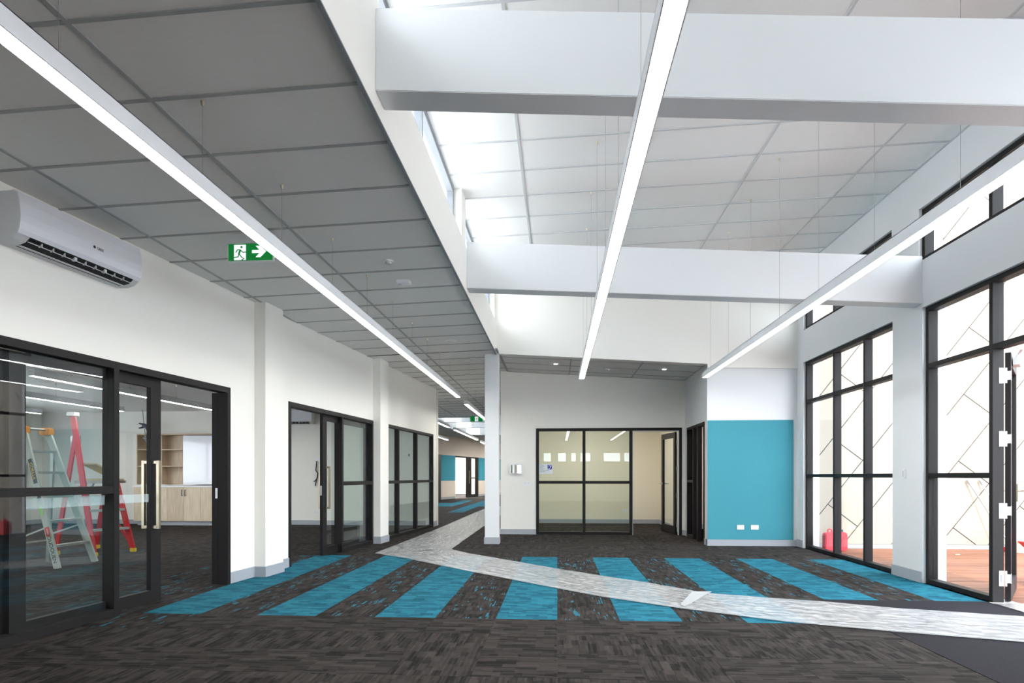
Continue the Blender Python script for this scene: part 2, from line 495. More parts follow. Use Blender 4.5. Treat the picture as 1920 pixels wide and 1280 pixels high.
for k in ('grey', 'mix', 'teal'):
    bm = bmesh.new(); uvl = bm.loops.layers.uv.new('UVMap')
    for (cx, cy) in cells:
        if (cx, cy) in own or tile_kind(cx, cy) != k: continue
        x0, x1 = cx - .25, cx + .25
        if x1 > 3.95: x1 = 3.95
        vs = [bm.verts.new(p) for p in ((x0, cy - .25, 0), (x1, cy - .25, 0), (x1, cy + .25, 0), (x0, cy + .25, 0))]
        f = bm.faces.new(vs); r = random.randint(0, 1) if k == 'grey' else (1 if k == 'mix' else 0); ox, oy = random.random() * 50, random.random() * 50
        for lp in f.loops:
            a, b = lp.vert.co.x - cx, lp.vert.co.y - cy
            lp[uvl].uv = (a + ox, b + oy) if r == 0 else (b + ox, -a + oy)
    me = bpy.data.meshes.new('carpet_field'); bm.to_mesh(me); bm.free(); me.materials.append(M['c_' + k])
    o = bpy.data.objects.new({'grey': 'grey_carpet', 'mix': 'flecked_carpet', 'teal': 'teal_carpet'}[k], me); C.objects.link(o); o.parent = floor; o['kind'] = 'stuff'
# entry mat
mt = bpy.data.meshes.new('entry_mat')
bm = bmesh.new(); bmesh.ops.create_cube(bm, size=1)
for v in bm.verts: v.co = Vector((v.co.x * 1.48, v.co.y * 10.1, v.co.z * .012 - .003))
uvl = bm.loops.layers.uv.new('UVMap')
for f in bm.faces:
    for lp in f.loops: lp[uvl].uv = (lp.vert.co.x, lp.vert.co.y)
bm.to_mesh(mt); bm.free(); mt.materials.append(M['c_mat'])
o = bpy.data.objects.new('entry_mat', mt); C.objects.link(o); o.location = (2.47 + .74, 6.2 - 5.06, 0)
tag(o, 'charcoal speckled entry mat beside the open glass door', 'mat')

# ================================================================== CEILINGS
WSL = 0.036


def zl(x): return 3.24 + WSL * (x + 1.03)          # left low ceiling
def zr(x): return 3.24 - 0.0615 * (x + 1.03)       # falling low ceiling over the end wall
def zh(x): return 4.37 + 0.034 * (x + 0.37)        # raised ceiling


def wallx(y): return -3.76 + 0.08837 * (y - 4.0)


def tiled_ceiling(root, xs, ys, zf, pm, gm, region=None, clipf=None, gw=0.012, always=True):
    g = MB()
    for i in range(len(xs) - 1):
        for j in range(len(ys) - 1):
            x0, x1, y0, y1 = xs[i] + gw, xs[i + 1] - gw, ys[j] + gw, ys[j + 1] - gw
            poly = [(x0, y0), (x1, y0), (x1, y1), (x0, y1)]
            for cf in (clipf or []):
                poly = clip(poly, cf)
                if len(poly) < 3: break
            if len(poly) < 3: continue
            mb = MB(); k = len(poly)
            mb.v = [(p[0], p[1], zf(p[0]) + .007) for p in poly] + [(p[0], p[1], zf(p[0]) + .022) for p in poly]
            mb.f = [tuple(range(k))[::-1], tuple(range(k, 2 * k))] + [(a, (a + 1) % k, (a + 1) % k + k, a + k) for a in range(k)]
            cxm = sum(p[0] for p in poly) / k; cym = sum(p[1] for p in poly) / k
            obj('ceiling_panel', mb, pm, root, origin=(cxm, cym, zf(cxm)))
    def strip(x0, x1, y0, y1):
        nonlocal g
        poly = [(x0, y0), (x1, y0), (x1, y1), (x0, y1)]
        for cf in (clipf or []):
            poly = clip(poly, cf)
            if len(poly) < 3: return
        n = len(g.v); k = len(poly)
        g.v += [(p[0], p[1], zf(p[0])) for p in poly] + [(p[0], p[1], zf(p[0]) + .03) for p in poly]
        g.f += [tuple(n + a for a in range(k))[::-1], tuple(n + a for a in range(k, 2 * k))] + [(n + a, n + (a + 1) % k, n + (a + 1) % k + k, n + a + k) for a in range(k)]
    for x in xs:
        g = MB(); strip(x - gw, x + gw, ys[0], ys[-1])
        if g.v: obj('main_runner', g, gm, root)
    for y in ys:
        for i in range(len(xs) - 1):
            g = MB(); strip(xs[i] + gw, xs[i + 1] - gw, y - gw, y + gw)
            if g.v: obj('cross_tee', g, gm, root)


cl = struct('ceiling')
ysl = [round(3.33 + .6 * k, 3) for k in range(-5, 13)]
inw = lambda p: p[0] - wallx(p[1]) - 0.005
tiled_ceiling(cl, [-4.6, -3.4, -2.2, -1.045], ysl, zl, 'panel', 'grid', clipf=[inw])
b = MB()
for (x0, x1) in ((-14.2, -1.15),):
    b.prism([(x0, zl(x0) + .06), (x1, zl(x1) + .06), (x1, zl(x1) + .2), (x0, zl(x0) + .2)], -4.2, 21.7, 'y')
b.box(-14.2, -1.0, -4.0, ysl[0] - .012, 3.15, 3.3)
b.prism([(-1.15, 3.30), (8, 2.75), (8, 2.95), (-1.15, 3.5)], 10.98, 21.7, 'y')
obj('ceiling_backing', b, 'dark', cl)  # unseen backing above the panels, added to block light leaks
# gable ceiling past the raised bay + corridor
cl2 = struct('ceiling')
yf = [round(10.53 + .6 * k, 3) for k in range(0, 19)]
inw2 = lambda p: (p[0] - wallx(p[1]) - 0.005) if p[1] < 14.8 else 1.0
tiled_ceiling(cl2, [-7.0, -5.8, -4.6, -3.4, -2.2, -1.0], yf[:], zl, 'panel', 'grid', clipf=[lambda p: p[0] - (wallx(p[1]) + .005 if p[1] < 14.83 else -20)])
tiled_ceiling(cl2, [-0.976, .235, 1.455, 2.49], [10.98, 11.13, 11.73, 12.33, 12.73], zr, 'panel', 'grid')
# raised ceiling
cl3 = struct('ceiling')
ysh = [round(6.12 + .6 * k, 3) for k in range(-9, 8)] + [10.84]
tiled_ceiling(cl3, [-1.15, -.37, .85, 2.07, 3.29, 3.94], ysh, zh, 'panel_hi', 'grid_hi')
b = MB(); b.prism([(-1.6, zh(-1.6) + .05), (4.5, zh(4.5) + .05), (4.5, zh(4.5) + .3), (-1.6, zh(-1.6) + .3)], -4.2, 11.1, 'y')
b.box(-1.15, 4.0, -4.1, .71, 4.3, 4.42)
obj('roof_deck', b, 'roof', cl3)
b = MB(); b.prism([(-14, 3.42), (-1.16, 3.62), (-1.16, 3.66), (-14, 3.46)], -4.2, 21.6, 'y')
o = obj('roof', b, 'roof', None, kind='structure')

# ================================================================== BULKHEADS, BEAMS, CLERESTORY
bh = struct('wall_upper')
b = MB()
b.box(-1.15, -1.03, -4.1, 10.98, 3.27, 3.75); b.box(-1.042, -1.03, -4.1, 10.86, 3.232, 3.27)
b.box(-1.15, -1.03, -4.1, -3.7, 3.74, 4.36)
for y in (-.1, 3.45, 7.05, 10.72): b.box(-1.16, -1.06, y, y + .3, 3.75, 4.40)
obj('side_bulkhead', b, 'wall', bh)
b = MB(); b.box(-1.05, -1.026, -4.1, 10.86, 3.224, 3.232); obj('edge_trim', b, 'cap', bh)
b = MB()
b.prism([(-1.03, 3.24), (2.49, 3.022), (2.49, 2.965), (3.96, 2.93), (3.96, 4.6), (-1.15, 4.6), (-1.15, 3.24)], 10.84, 10.98, 'y')
obj('end_bulkhead', b, 'wall', bh)
for y, q in ((3.565, (3.345, 3.018, 3.474, 3.815)), (7.235, (3.30, 3.03, 3.54, 3.827)), (-.15, (3.33, 3.03, 3.5, 3.82))):
    b = MB(); b.prism([(-1.03, q[0]), (3.95, q[1]), (3.95, q[2]), (-1.03, q[3])], y, y + .2, 'y')
    o = obj('ceiling_beam', b, 'wall_cool', None, kind='structure', bev=0.004)
cw = struct('window_4')
b = MB()
for (y0, y1) in ((-3.7, -.1), (.2, 3.45), (3.75, 7.05), (7.35, 10.72)):
    for (p, q, r, s_) in ((y0, y1, 3.75, 3.80), (y0, y1, 4.30, 4.36), (y0, y0 + .05, 3.80, 4.30), (y1 - .05, y1, 3.80, 4.30), ((y0 + y1) / 2 - .025, (y0 + y1) / 2 + .025, 3.80, 4.30)):
        b.box(-1.22, -1.15, p, q, r, s_)
obj('frame', b, 'cap', cw)
for (y0, y1) in ((-3.7, -.1), (.2, 3.45), (3.75, 7.05), (7.35, 10.72)):
    for (p, q) in ((y0 + .05, (y0 + y1) / 2 - .025), ((y0 + y1) / 2 + .025, y1 - .05)):
        b = MB(); b.box(-1.19, -1.184, p, q, 3.8, 4.3); obj('glass_pane', b, 'glass_win', cw)
# structural post
b = MB(); b.box(-1.235, -1.0, 10.87, 11.08, 0, 3.245)
co = struct('column', None, (-1.115, 10.97, 0)); obj('shaft', b, 'wall_cool', co, bev=.003)
b = MB(); b.box(-1.247, -.988, 10.858, 11.092, 0, .115); obj('baseboard', b, 'base', co)

# ================================================================== WINDOW FRAME BUILDER
def framed(root, a0, a1, z0, z1, mull, rails, t0, t1, axis='y', Mx=ID, m='black', fw=.05, gm='glass_win', noglass=(), nobottom=()):
    """outer frame pieces, mullions, rails and panes; mull: list of centres; rails: list of (z centre, a from, a to)"""
    def bx(name, A, B, p, q, mm=m, tt=None):
        mb = MB(); T0, T1 = tt or (t0, t1)
        if axis == 'y': mb.box(T0, T1, A, B, p, q, Mx)
        else: mb.box(A, B, T0, T1, p, q, Mx)
        return obj(name, mb, mm, root, bev=.002 if name != 'glass_pane' else 0)
    bx('head_frame', a0, a1, z1 - fw, z1)
    edges = [a0] + list(mull) + [a1]
    for i in range(len(edges) - 1):
        A = edges[i] + (fw if i == 0 else fw / 2); B = edges[i + 1] - (fw if i == len(edges) - 2 else fw / 2)
        if i not in nobottom: bx('sill_frame', A, B, z0, z0 + fw)
    bx('jamb', a0, a0 + fw, z0, z1 - fw); bx('jamb', a1 - fw, a1, z0, z1 - fw)
    for c in mull: bx('mullion', c - fw / 2, c + fw / 2, z0, z1 - fw)
    tm_ = (t0 + t1) / 2
    for i in range(len(edges) - 1):
        A = edges[i] + (fw if i == 0 else fw / 2); B = edges[i + 1] - (fw if i == len(edges) - 2 else fw / 2)
        zs = [z0 + (fw if i not in nobottom else 0)]
        for (rz, ra, rb) in rails:
            if A >= ra - .05 and B <= rb + .05:
                bx('transom', A, B, rz - fw / 2, rz + fw / 2); zs += [rz - fw / 2, rz + fw / 2]
        zs.append(z1 - fw)
        for k in range(0, len(zs), 2):
            if (i, k // 2) in noglass: continue
            bx('glass_pane', A, B, zs[k], zs[k + 1], gm, (tm_ - .003, tm_ + .003))


# ================================================================== RIGHT WALL
holes = [(7.86, 10.61, 0, 2.985), (7.88, 10.61, 3.5, 4.075), (4.0, 7.24, 0, 2.985), (4.0, 7.31, 3.5, 4.075), (.4, 3.4, 0, 2.985), (.4, 3.4, 3.5, 4.075)]
b = MB(); wall_boxes(b, -4.2, 11.1, -.02, 4.7, 3.95, 4.2, holes, 'y')
wr = struct('wall_right'); obj('wall_face', b, 'wall_cool', wr)
w1 = struct('window_1', None, (4.03, 9.2, 0)); framed(w1, 7.86, 10.61, 0, 2.985, [8.64, 9.56], [(1.165, 0, 20), (2.352, 0, 20)], 3.985, 4.085)
w2 = struct('window_2', None, (4.03, 9.2, 3.5)); framed(w2, 7.88, 10.61, 3.5, 4.075, [8.66, 9.56], [], 3.985, 4.085)
w3 = struct('door_4', None, (4.03, 5.6, 0))
framed(w3, 4.0, 7.24, 0, 2.985, [6.197], [(1.165, 6.0, 8), (2.345, 3, 8)], 3.985, 4.085, nobottom=(0,), noglass=((0, 0),))
w5 = struct('window_5', None, (4.03, 5.6, 3.5)); framed(w5, 4.0, 7.31, 3.5, 4.075, [5.3, 6.2], [], 3.985, 4.085)
w6 = struct('window_6', None, (4.03, 1.9, 0)); framed(w6, .4, 3.4, 0, 2.985, [1.4, 2.4], [(1.165, 0, 8), (2.352, 0, 8)], 3.985, 4.085)
w7 = struct('window_7', None, (4.03, 1.9, 3.5)); framed(w7, .4, 3.4, 3.5, 4.075, [1.4, 2.4], [], 3.985, 4.085)
# extra jamb of the door opening with its hinges, door leaf folded back outside
b = MB(); b.box(3.93, 4.2, 4.05, 6.07, -.02, .012); obj('threshold', b, 'alu', w3)
HX, HY = 4.115, 6.165; ang = math.radians(53.3)
leaf = Matrix.Translation((HX, HY, 0)) @ Matrix.Rotation(ang, 4, 'Z')       # local x along leaf
lf = obj('door_leaf', MB().box(0, .1, -.022, .022, .012, 2.29, leaf).box(.84, .94, -.022, .022, .012, 2.29, leaf).box(.1, .84, -.022, .022, .012, .16, leaf).box(.1, .84, -.022, .022, 2.18, 2.29, leaf), 'black', w3)
obj('glass_pane', MB().box(.1, .84, -.003, .003, .16, 2.18, leaf), 'glass_win', lf)
hd = MB(); hd.box(.87, .91, .022, .034, .90, 1.08, leaf).tube([(.89, .03, 1.01), (.89, .075, 1.01), (.78, .08, 1.01)], .009, 8, leaf)
hd.box(.87, .91, -.034, -.022, .90, 1.08, leaf).tube([(.89, -.03, 1.01), (.89, -.075, 1.01), (.78, -.08, 1.01)], .009, 8, leaf)
obj('door_handle', hd, 'steel', lf)
for z in (2.08, 1.50, .84, .22):
    h = MB(); h.box(4.04, 4.083, 6.166, 6.1725, z - .07, z + .07); h.tube([(4.098, 6.165, z - .07), (4.098, 6.165, z + .07)], .008, 8)
    h.box(.0, .035, -.0245, -.0225, z - .045, z + .045, leaf)
    h.box(-.0035, -.0005, -.02, .02, z - .04, z + .04, leaf)
    hh = obj('hinge', h, 'white', w3)
    obj('hinge_slot', MB().box(4.046, 4.066, 6.1645, 6.1665, z - .035, z + .035), 'cap', hh)
cx_ = MB(); cx_.box(.12, .34, -.08, -.03, 2.19, 2.26, leaf); cx_.bar((.2, -.055, 2.27), (.02, -.1, 2.31), .02, .006, M_=leaf)
obj('door_closer', cx_, 'offwhite', w3)
# skirting right wall pieces
b = MB(); b.box(3.936, 3.95, 7.24, 7.86, 0, .12); b.box(3.936, 3.95, 10.61, 10.87, 0, .12); b.box(3.936, 3.95, 3.4, 4.0, 0, .12)
obj('baseboard_right', b, 'base', None, kind='structure')
# wall button on the pier
t = thing('door_release_switch', 'small upright white switch on the pier between the tall windows', 'switch', (3.95, 7.58, 1.14))
obj('switch_body', MB().box(3.925, 3.95, 7.555, 7.605, 1.135, 1.235), 'white', t, bev=.004)
obj('rocker', MB().box(3.921, 3.926, 7.568, 7.592, 1.15, 1.22), 'offwhite', t, bev=.001)

# ================================================================== END WALL + TEAL WALL
b = MB(); wall_boxes(b, -1.13, 2.6, 0, 3.4, 12.73, 12.88, [(-.42, 2.43, 0, 2.105)], 'x')
b.box(-1.13, -1.0, 12.88, 15.95, 0, 3.4)
we = struct('wall_back'); obj('wall_face', b, 'wall', we)
b = MB(); wall_boxes(b, 11.0, 12.73, 0, 3.2, 2.49, 2.6, [(11.05, 12.49, 0, 2.08)], 'y'); b.box(2.49, 3.95, 10.87, 11.0, 0, 3.0)
wt = struct('teal_bay_wall'); obj('wall_face', b, 'wall_cool', wt)
pb = struct('trim_1', None, (3.19, 10.86, .09)); obj('pinboard', MB().box(2.496, 3.885, 10.856, 10.87, .105, 2.085), 'tealboard', pb)
b = MB(); b.box(2.478, 3.95, 10.855, 10.87, 0, .103); b.box(2.478, 2.49, 10.855, 11.05, 0, .103); b.box(2.478, 2.49, 12.49, 12.73, 0, .103)
b.box(-1.13, -.42, 12.716, 12.73, 0, .103); b.box(2.43, 2.49, 12.716, 12.73, 0, .103); b.box(-1.144, -1.13, 12.716, 15.95, 0, .103)
obj('baseboard_back', b, 'base', None, kind='structure')
d2 = struct('door_5', None, (1, 12.8, 0))
framed(d2, -.42, 2.43, 0, 2.105, [.527, 1.446], [(1.034, -1, 1.5)], 12.71, 12.82, 'x', fw=.055, gm='glass_green', nobottom=(2,), noglass=((2, 0),))
b = MB(); b.box(1.4745, 1.484, 12.72, 12.83, 0, 2.05); b.box(2.365, 2.375, 12.72, 12.83, 0, 2.05); b.box(1.474, 2.375, 12.72, 12.83, 2.035, 2.05); obj('stop_strip', b, 'offwhite', d2)
leaf2 = Matrix.Translation((2.335, 12.84, 0)) @ Matrix.Rotation(math.radians(98), 4, 'Z')
lf2 = obj('door_leaf', MB().box(0, .1, -.02, .02, .012, 2.03, leaf2).box(.78, .88, -.02, .02, .012, 2.03, leaf2).box(.1, .78, -.02, .02, .012, .16, leaf2).box(.1, .78, -.02, .02, 1.92, 2.03, leaf2), 'black', d2)
obj('glass_pane', MB().box(.1, .78, -.003, .003, .16, 1.92, leaf2), 'glass', lf2)
hd = MB()
for s_ in (-1, 1):
    hd.tube([(.83, s_ * .02, 1.0), (.83, s_ * .07, 1.0), (.71, s_ * .075, 1.0)], .01, 8, leaf2); hd.disc((.83, s_ * .02 - (.006 if s_ < 0 else 0), 1.0), .026, .006, 16, 'y', leaf2)
obj('door_handle', hd, 'alu', lf2)
for z in (1.82, 1.3, .78, .2): obj('hinge', MB().box(2.345, 2.362, 12.815, 12.85, z - .05, z + .05), 'alu', d2)
d3 = struct('door_6', None, (2.55, 11.7, 0))
framed(d3, 11.05, 12.49, 0, 2.08, [11.93], [(1.06, 11.9, 13)], 2.475, 2.58, 'y', gm='glass', nobottom=(0,), noglass=((0, 0),))
lf3 = obj('sliding_leaf', MB().box(2.60, 2.64, 11.93, 12.0, .01, 2.03).box(2.60, 2.64, 12.38, 12.46, .01, 2.03).box(2.60, 2.64, 12.0, 12.38, .01, .12).box(2.60, 2.64, 12.0, 12.38, 1.93, 2.03), 'black', d3)
obj('glass_pane', MB().box(2.617, 2.623, 12.0, 12.38, .12, 1.93), 'glass', lf3)
obj('lock_plate', MB().box(2.595, 2.645, 11.924, 11.93, .93, 1.08), 'alu', lf3)
obj('door_stile', MB().box(2.478, 2.55, 11.52, 11.62, .01, 2.03), 'black', d3)


def outlet(x, y, z, face, label, group=None, gangs=2, m='white', name='power_outlet', cat='outlet', w=.115, h=.075):
    """face: unit normal in plan"""
    n = Vector((face[0], face[1], 0)); tdir = Vector((-n.y, n.x, 0))
    Mx = Matrix((tdir, Vector((0, 0, 1)), n)).transposed().to_4x4(); Mx.translation = Vector((x, y, z))
    t = thing(name, label, cat, (x, y, z), group)
    obj('cover_plate', MB().box(-w / 2, w / 2, -h / 2, h / 2, 0, .008, Mx), m, t, bev=.002)
    for g in range(gangs):
        cxg = (g - (gangs - 1) / 2) * w * .46
        r = obj('rocker', MB().box(cxg - .008, cxg + .008, h * .12, h * .34, .008, .011, Mx), 'offwhite', t)
        if name == 'power_outlet':
            s = MB()
            s.bar((cxg - .009, -h * .02, .0085), (cxg - .005, -h * .12, .0085), .003, .0015, (0, 0, 1), Mx)
            s.bar((cxg + .009, -h * .02, .0085), (cxg + .005, -h * .12, .0085), .003, .0015, (0, 0, 1), Mx)
            s.box(cxg - .0015, cxg + .0015, -h * .34, -h * .2, .008, .0092, Mx); obj('socket_slots', s, 'dark', t)
    return t


outlet(3.03, 10.856, .31, (0, -1), 'left white power outlet low on the teal pinboard')
outlet(3.26, 10.856, .31, (0, -1), 'right white power outlet low on the teal pinboard', gangs=1, w=.125)
outlet(-.605, 12.73, .997, (0, -1), 'white light switch plate on the end wall under the dispenser', name='light_switch', cat='switch', gangs=2, w=.14, h=.09)
# dispenser
t = thing('paper_towel_dispenser', 'small white wall unit with mirrored front on the grey end wall', 'dispenser', (-.815, 12.73, 1.19))
obj('housing', MB().prism([(-.945, 1.21), (-.93, 1.19), (-.70, 1.19), (-.685, 1.21), (-.685, 1.39), (-.70, 1.405), (-.93, 1.405), (-.945, 1.39)], 12.65, 12.73, 'y'), 'white', t, bev=.004)
M['mirror'] = mat('mirror_face', (0.75, 0.76, 0.72, 1), 0.04, 1.0)
mf = MB(); n0 = 8
for i in range(n0):
    a0 = -1 + 2 * i / n0; a1 = -1 + 2 * (i + 1) / n0
    f_ = lambda a: (-.815 + a * .095, 12.648 - .03 * (1 - a * a))
    p, q = f_(a0), f_(a1); mf.poly([(p[0], p[1], 1.215), (q[0], q[1], 1.215), (q[0], q[1], 1.375), (p[0], p[1], 1.375)])
mf.poly([(-.91, 12.648, 1.215)] + [(-.815 + a * .095, 12.648 - .03 * (1 - a * a), 1.215) for a in (-.75, -.5, -.25, 0, .25, .5, .75)] + [(-.72, 12.648, 1.215)])
obj('mirror_front', mf, 'mirror', t)
# card sign on the glass
t = thing('hearing_loop_sign', 'white card sign with blue ear symbol taped on the meeting room glass', 'sign', (-.225, 12.76, 1.2))
obj('card', MB().box(-.362, -.092, 12.755, 12.759, 1.20, 1.395), 'card', t)
obj('symbol_panel', MB().box(-.195, -.105, 12.753, 12.755, 1.29, 1.38), 'cardblue', t)
s = MB(); s.tube([(-.175, 12.7515, 1.35), (-.16, 12.7515, 1.365), (-.14, 12.7515, 1.36), (-.135, 12.7515, 1.34), (-.15, 12.7515, 1.315)], .005, 6)
s.tube([(-.118, 12.7515, 1.372), (-.15, 12.7515, 1.31), (-.165, 12.7515, 1.298)], .005, 6); s.tube([(-.185, 12.7515, 1.297), (-.175, 12.7515, 1.315)], .006, 6)
obj('ear_symbol', s, 'white', t)
for i, ln in enumerate(['Hearing', 'Assistance', 'System', 'Installed in', 'the Centre Meeting', '& Reception']):
    text('lettering', ln, .021, face_matrix((-.35 + len(ln) * .0053, 12.753, 1.375 - i * .026), (1, 0, 0), (0, 0, 1)), 'ink', t)

# ================================================================== END ROOM + BAY ROOM
b = MB(); b.box(-1.0, 2.6, 15.8, 15.95, 0, 3.3); b.box(2.49, 2.6, 12.88, 15.8, 0, 3.3)
obj('meeting_room_wall', b, 'beige', None, kind='structure')
b = MB(); b.box(-1.0, 2.49, 15.788, 15.8, 0, .1); b.box(2.478, 2.49, 12.9, 15.788, 0, .1); obj('meeting_room_baseboard', b, 'base', None, kind='structure')
b = MB(); b.box(-1.0, 2.49, 12.88, 15.8, 2.68, 2.75); obj('ceiling', b, 'panel', None, kind='structure')
b = MB(); b.box(2.6, 6.5, 14.3, 14.45, 0, 2.8); b.box(6.4, 6.5, 11.0, 14.3, 0, 2.8); b.box(3.9, 6.5, 11.0, 11.12, 0, 2.8); obj('bay_room_wall', b, 'pink', None, kind='structure')
b = MB(); b.box(2.6, 6.4, 14.288, 14.3, 0, .1); obj('bay_room_baseboard', b, 'base', None, kind='structure')
b = MB(); b.box(2.6, 6.5, 11.0, 14.45, 2.7, 2.8); obj('ceiling', b, 'panel', None, kind='structure')
b = MB(); b.box(2.6, 6.5, 11.0, 14.45, -.1, 0); obj('bay_room_floor', b, 'c_grey', None, kind='structure')
outlet(1.66, 15.787, .32, (0, -1), 'white power outlet low on the beige meeting room wall')
outlet(2.478, 14.9, 1.38, (-1, 0), 'slim white switch on the meeting room side wall', name='light_switch', cat='switch', gangs=1, w=.06, h=.24)
M['fit'] = emit('fill_panel', (1, .95, .87, 1), 42.0)


def fill_panel(x, y, z, label, w=1.1, d=.28):  # invented ceiling fitting, used only as fill light
    t = thing('fill_light', label, 'light', (x, y, z))
    obj('light_frame', MB().box(x - w / 2 - .02, x + w / 2 + .02, y - d / 2 - .02, y + d / 2 + .02, z - .02, z), 'white', t)
    obj('diffuser', MB().box(x - w / 2, x + w / 2, y - d / 2, y + d / 2, z - .024, z - .019), 'fit', t)


fill_panel(.75, 14.0, 2.68, 'unseen fill light added inside the glazed meeting room')  # added out of view to brighten the meeting room
fill_panel(4.4, 12.6, 2.70, 'unseen fill light added in the room behind the teal wall')  # added fill for the bay room, no fitting known there

# ================================================================== LEFT WALL
b = MB(); wall_boxes(b, -8.2, 10.80, 0, 3.3, -.17, 0, [(-3.0, 2.68, 0, 2.11), (3.935, 6.817, 0, 2.11), (7.42, 10.505, 0, 2.11)], 'y', LW)
b.box(0, .135, 3.16, 3.56, 0, 3.3, LW); b.box(0, .135, 6.82, 7.22, 0, 3.3, LW)
wl = struct('wall_left'); obj('wall_face', b, 'wall', wl)
b = MB()
for (s0, s1) in ((2.68, 3.15), (3.57, 3.935), (7.23, 7.42), (10.505, 10.80)): b.box(0, .012, s0, s1, 0, .12, LW)
for s0 in (3.16, 6.82): b.box(0, .147, s0 - .012, s0 + .412, 0, .12, LW)
b.box(-.17, .012, 10.80, 10.812, 0, .12, LW)
obj('baseboard_left', b, 'base', None, kind='structure')


def lwp(o, s, z=0): return tuple(LW @ Vector((o, s, z)))


def sliding_leaf(root, s0, s1, off, hs, label_side=None, z1=2.055, st=.13):
    l = MB(); a, bb = off - .022, off + .022
    for (p, q, r, t_) in ((s0, s0 + st, .012, z1), (s1 - st, s1, .012, z1), (s0 + st, s1 - st, .012, .12), (s0 + st, s1 - st, z1 - .09, z1)): l.box(a, bb, p, q, r, t_, LW)
    lo = obj('sliding_leaf', l, 'black', root)
    obj('glass_pane', MB().box(off - .003, off + .003, s0 + st, s1 - st, .12, z1 - .09, LW), 'glass', lo)
    for sg in (-1, 1):
        h = MB(); X = off + sg * .075; Y = hs
        h.bar((X, Y, .68), (X, Y, 1.30), .026, .026, (1, 0, 0), LW); h.bar((off + sg * .02, Y, .695), (X, Y, .695), .026, .026, (0, 0, 1), LW); h.bar((off + sg * .02, Y, 1.285), (X, Y, 1.285), .026, .026, (0, 0, 1), LW)
        obj('pull_handle', h, 'steel', lo)
    return lo


D1 = struct('door_1', None, lwp(0, 0))
framed(D1, -3.0, 2.68, 0, 2.11, [-1.5, 1.08], [(1.045, -9, 1.2)], -.10, .012, 'y', LW, fw=.06, gm='glass', nobottom=(2,), noglass=((2, 0),))
obj('jamb_lining', MB().box(-.17, -.10, 2.62, 2.68, 0, 2.05, LW), 'black', D1)
lo = sliding_leaf(D1, .19, 1.70, -.085, 1.60)
obj('frost_band', MB().box(-.079, -.077, .8, 1.56, .925, .997, LW), 'frost', lo)
obj('lock_plate', MB().box(-.125, -.10, 2.612, 2.62, .92, 1.03, LW), 'alu', D1)
obj('frost_band', MB().box(-.068, -.066, .30, 1.04, .92, 1.0, LW), 'frost', D1)
obj('dark_backing', MB().box(-.15, -.115, -1.4, .30, .06, 2.05, LW), 'black_gloss', D1)
D2 = struct('door_2', None, lwp(0, 5))
framed(D2, 3.935, 6.817, 0, 2.11, [5.56], [(1.045, 5.5, 7)], -.11, .012, 'y', LW, fw=.06, gm='glass_green', nobottom=(0,), noglass=((0, 0),))
lo2 = sliding_leaf(D2, 5.02, 6.76, -.075, 5.13)
obj('lock_plate', MB().box(-.086, -.064, 5.008, 5.018, .88, 1.02, LW), 'alu', lo2)
W3 = struct('window_3', None, lwp(0, 9))
framed(W3, 7.42, 10.505, 0, 2.11, [8.14, 9.29], [(1.045, 5.5, 12)], -.075, .012, 'y', LW, fw=.055, gm='glass_green')

# ================================================================== ROOM BEHIND THE LEFT WALL
b = MB(); b.box(-12.75, -2.81, 14.853, 14.98, 0, 3.3); wall_boxes(b, .8, 14.85, 0, 3.2, -12.75, -12.6, [(4.5, 12.5, .9, 2.4)], 'y'); wall_boxes(b, -12.6, -4.1, 0, 3.2, .8, .95, [(-12, -5, .6, 2.4)], 'x')  # window openings here are added to let daylight into the classroom
obj('classroom_wall', b, 'wall', None, kind='structure')
b = MB(); b.box(-12.6, -2.98, 14.836, 14.85, 0, .105); b.box(-12.6, -12.586, .95, 14.836, 0, .105); obj('classroom_baseboard', b, 'base', None, kind='structure')
b = MB(); b.prism([(-12.6, .95), (-4.22, .95), (-3.0, 14.85), (-12.6, 14.85)], 2.72, 2.78, 'z')
obj('ceiling', b, 'panel_hi', None, kind='structure')
w9 = struct('added_window_9', None, (-12.7, 8.5, .9)); framed(w9, 4.5, 12.5, .9, 2.4, [6.5, 8.5, 10.5], [], -12.74, -12.66)  # unseen window, added to light the classroom


def pendant(x, y0, y1, z, zc, label, wires, group, w=.088, h=.08, wx=None):
    """linear pendant: z = underside; wires: list of Y; zc: ceiling height function"""
    t = thing('linear_pendant_light', label, 'pendant light', (x, (y0 + y1) / 2, z), group)
    hb = MB(); hb.box(x - w / 2, x - w / 2 + .006, y0, y1, z, z + h); hb.box(x + w / 2 - .006, x + w / 2, y0, y1, z, z + h); hb.box(x - w / 2, x + w / 2, y0, y1, z + h - .004, z + h)
    obj('housing', hb, 'lampbody', t)
    obj('diffuser', MB().box(x - w / 2 + .006, x + w / 2 - .006, y0 + .004, y1 - .004, z + .002, z + .012), 'diff', t)
    for yy in (y0, y1): obj('end_cap', MB().box(x - w / 2, x + w / 2, yy - .003, yy + .003, z, z + h), 'lampbody', t)
    for yw in wires:
        wr_ = obj('suspension_wire', MB().tube([(x, yw, z + h), (x, yw, zc(x) + .01)], .0013, 5), 'wire', t)
        obj('wire_anchor', MB().tube([(x, yw, zc(x) - .022), (x, yw, zc(x) + .005)], [.006, .012], 8), 'steel', wr_); obj('cable_gripper', MB().tube([(x, yw, z + h), (x, yw, z + h + .025)], .006, 6), 'steel', wr_)
    return t


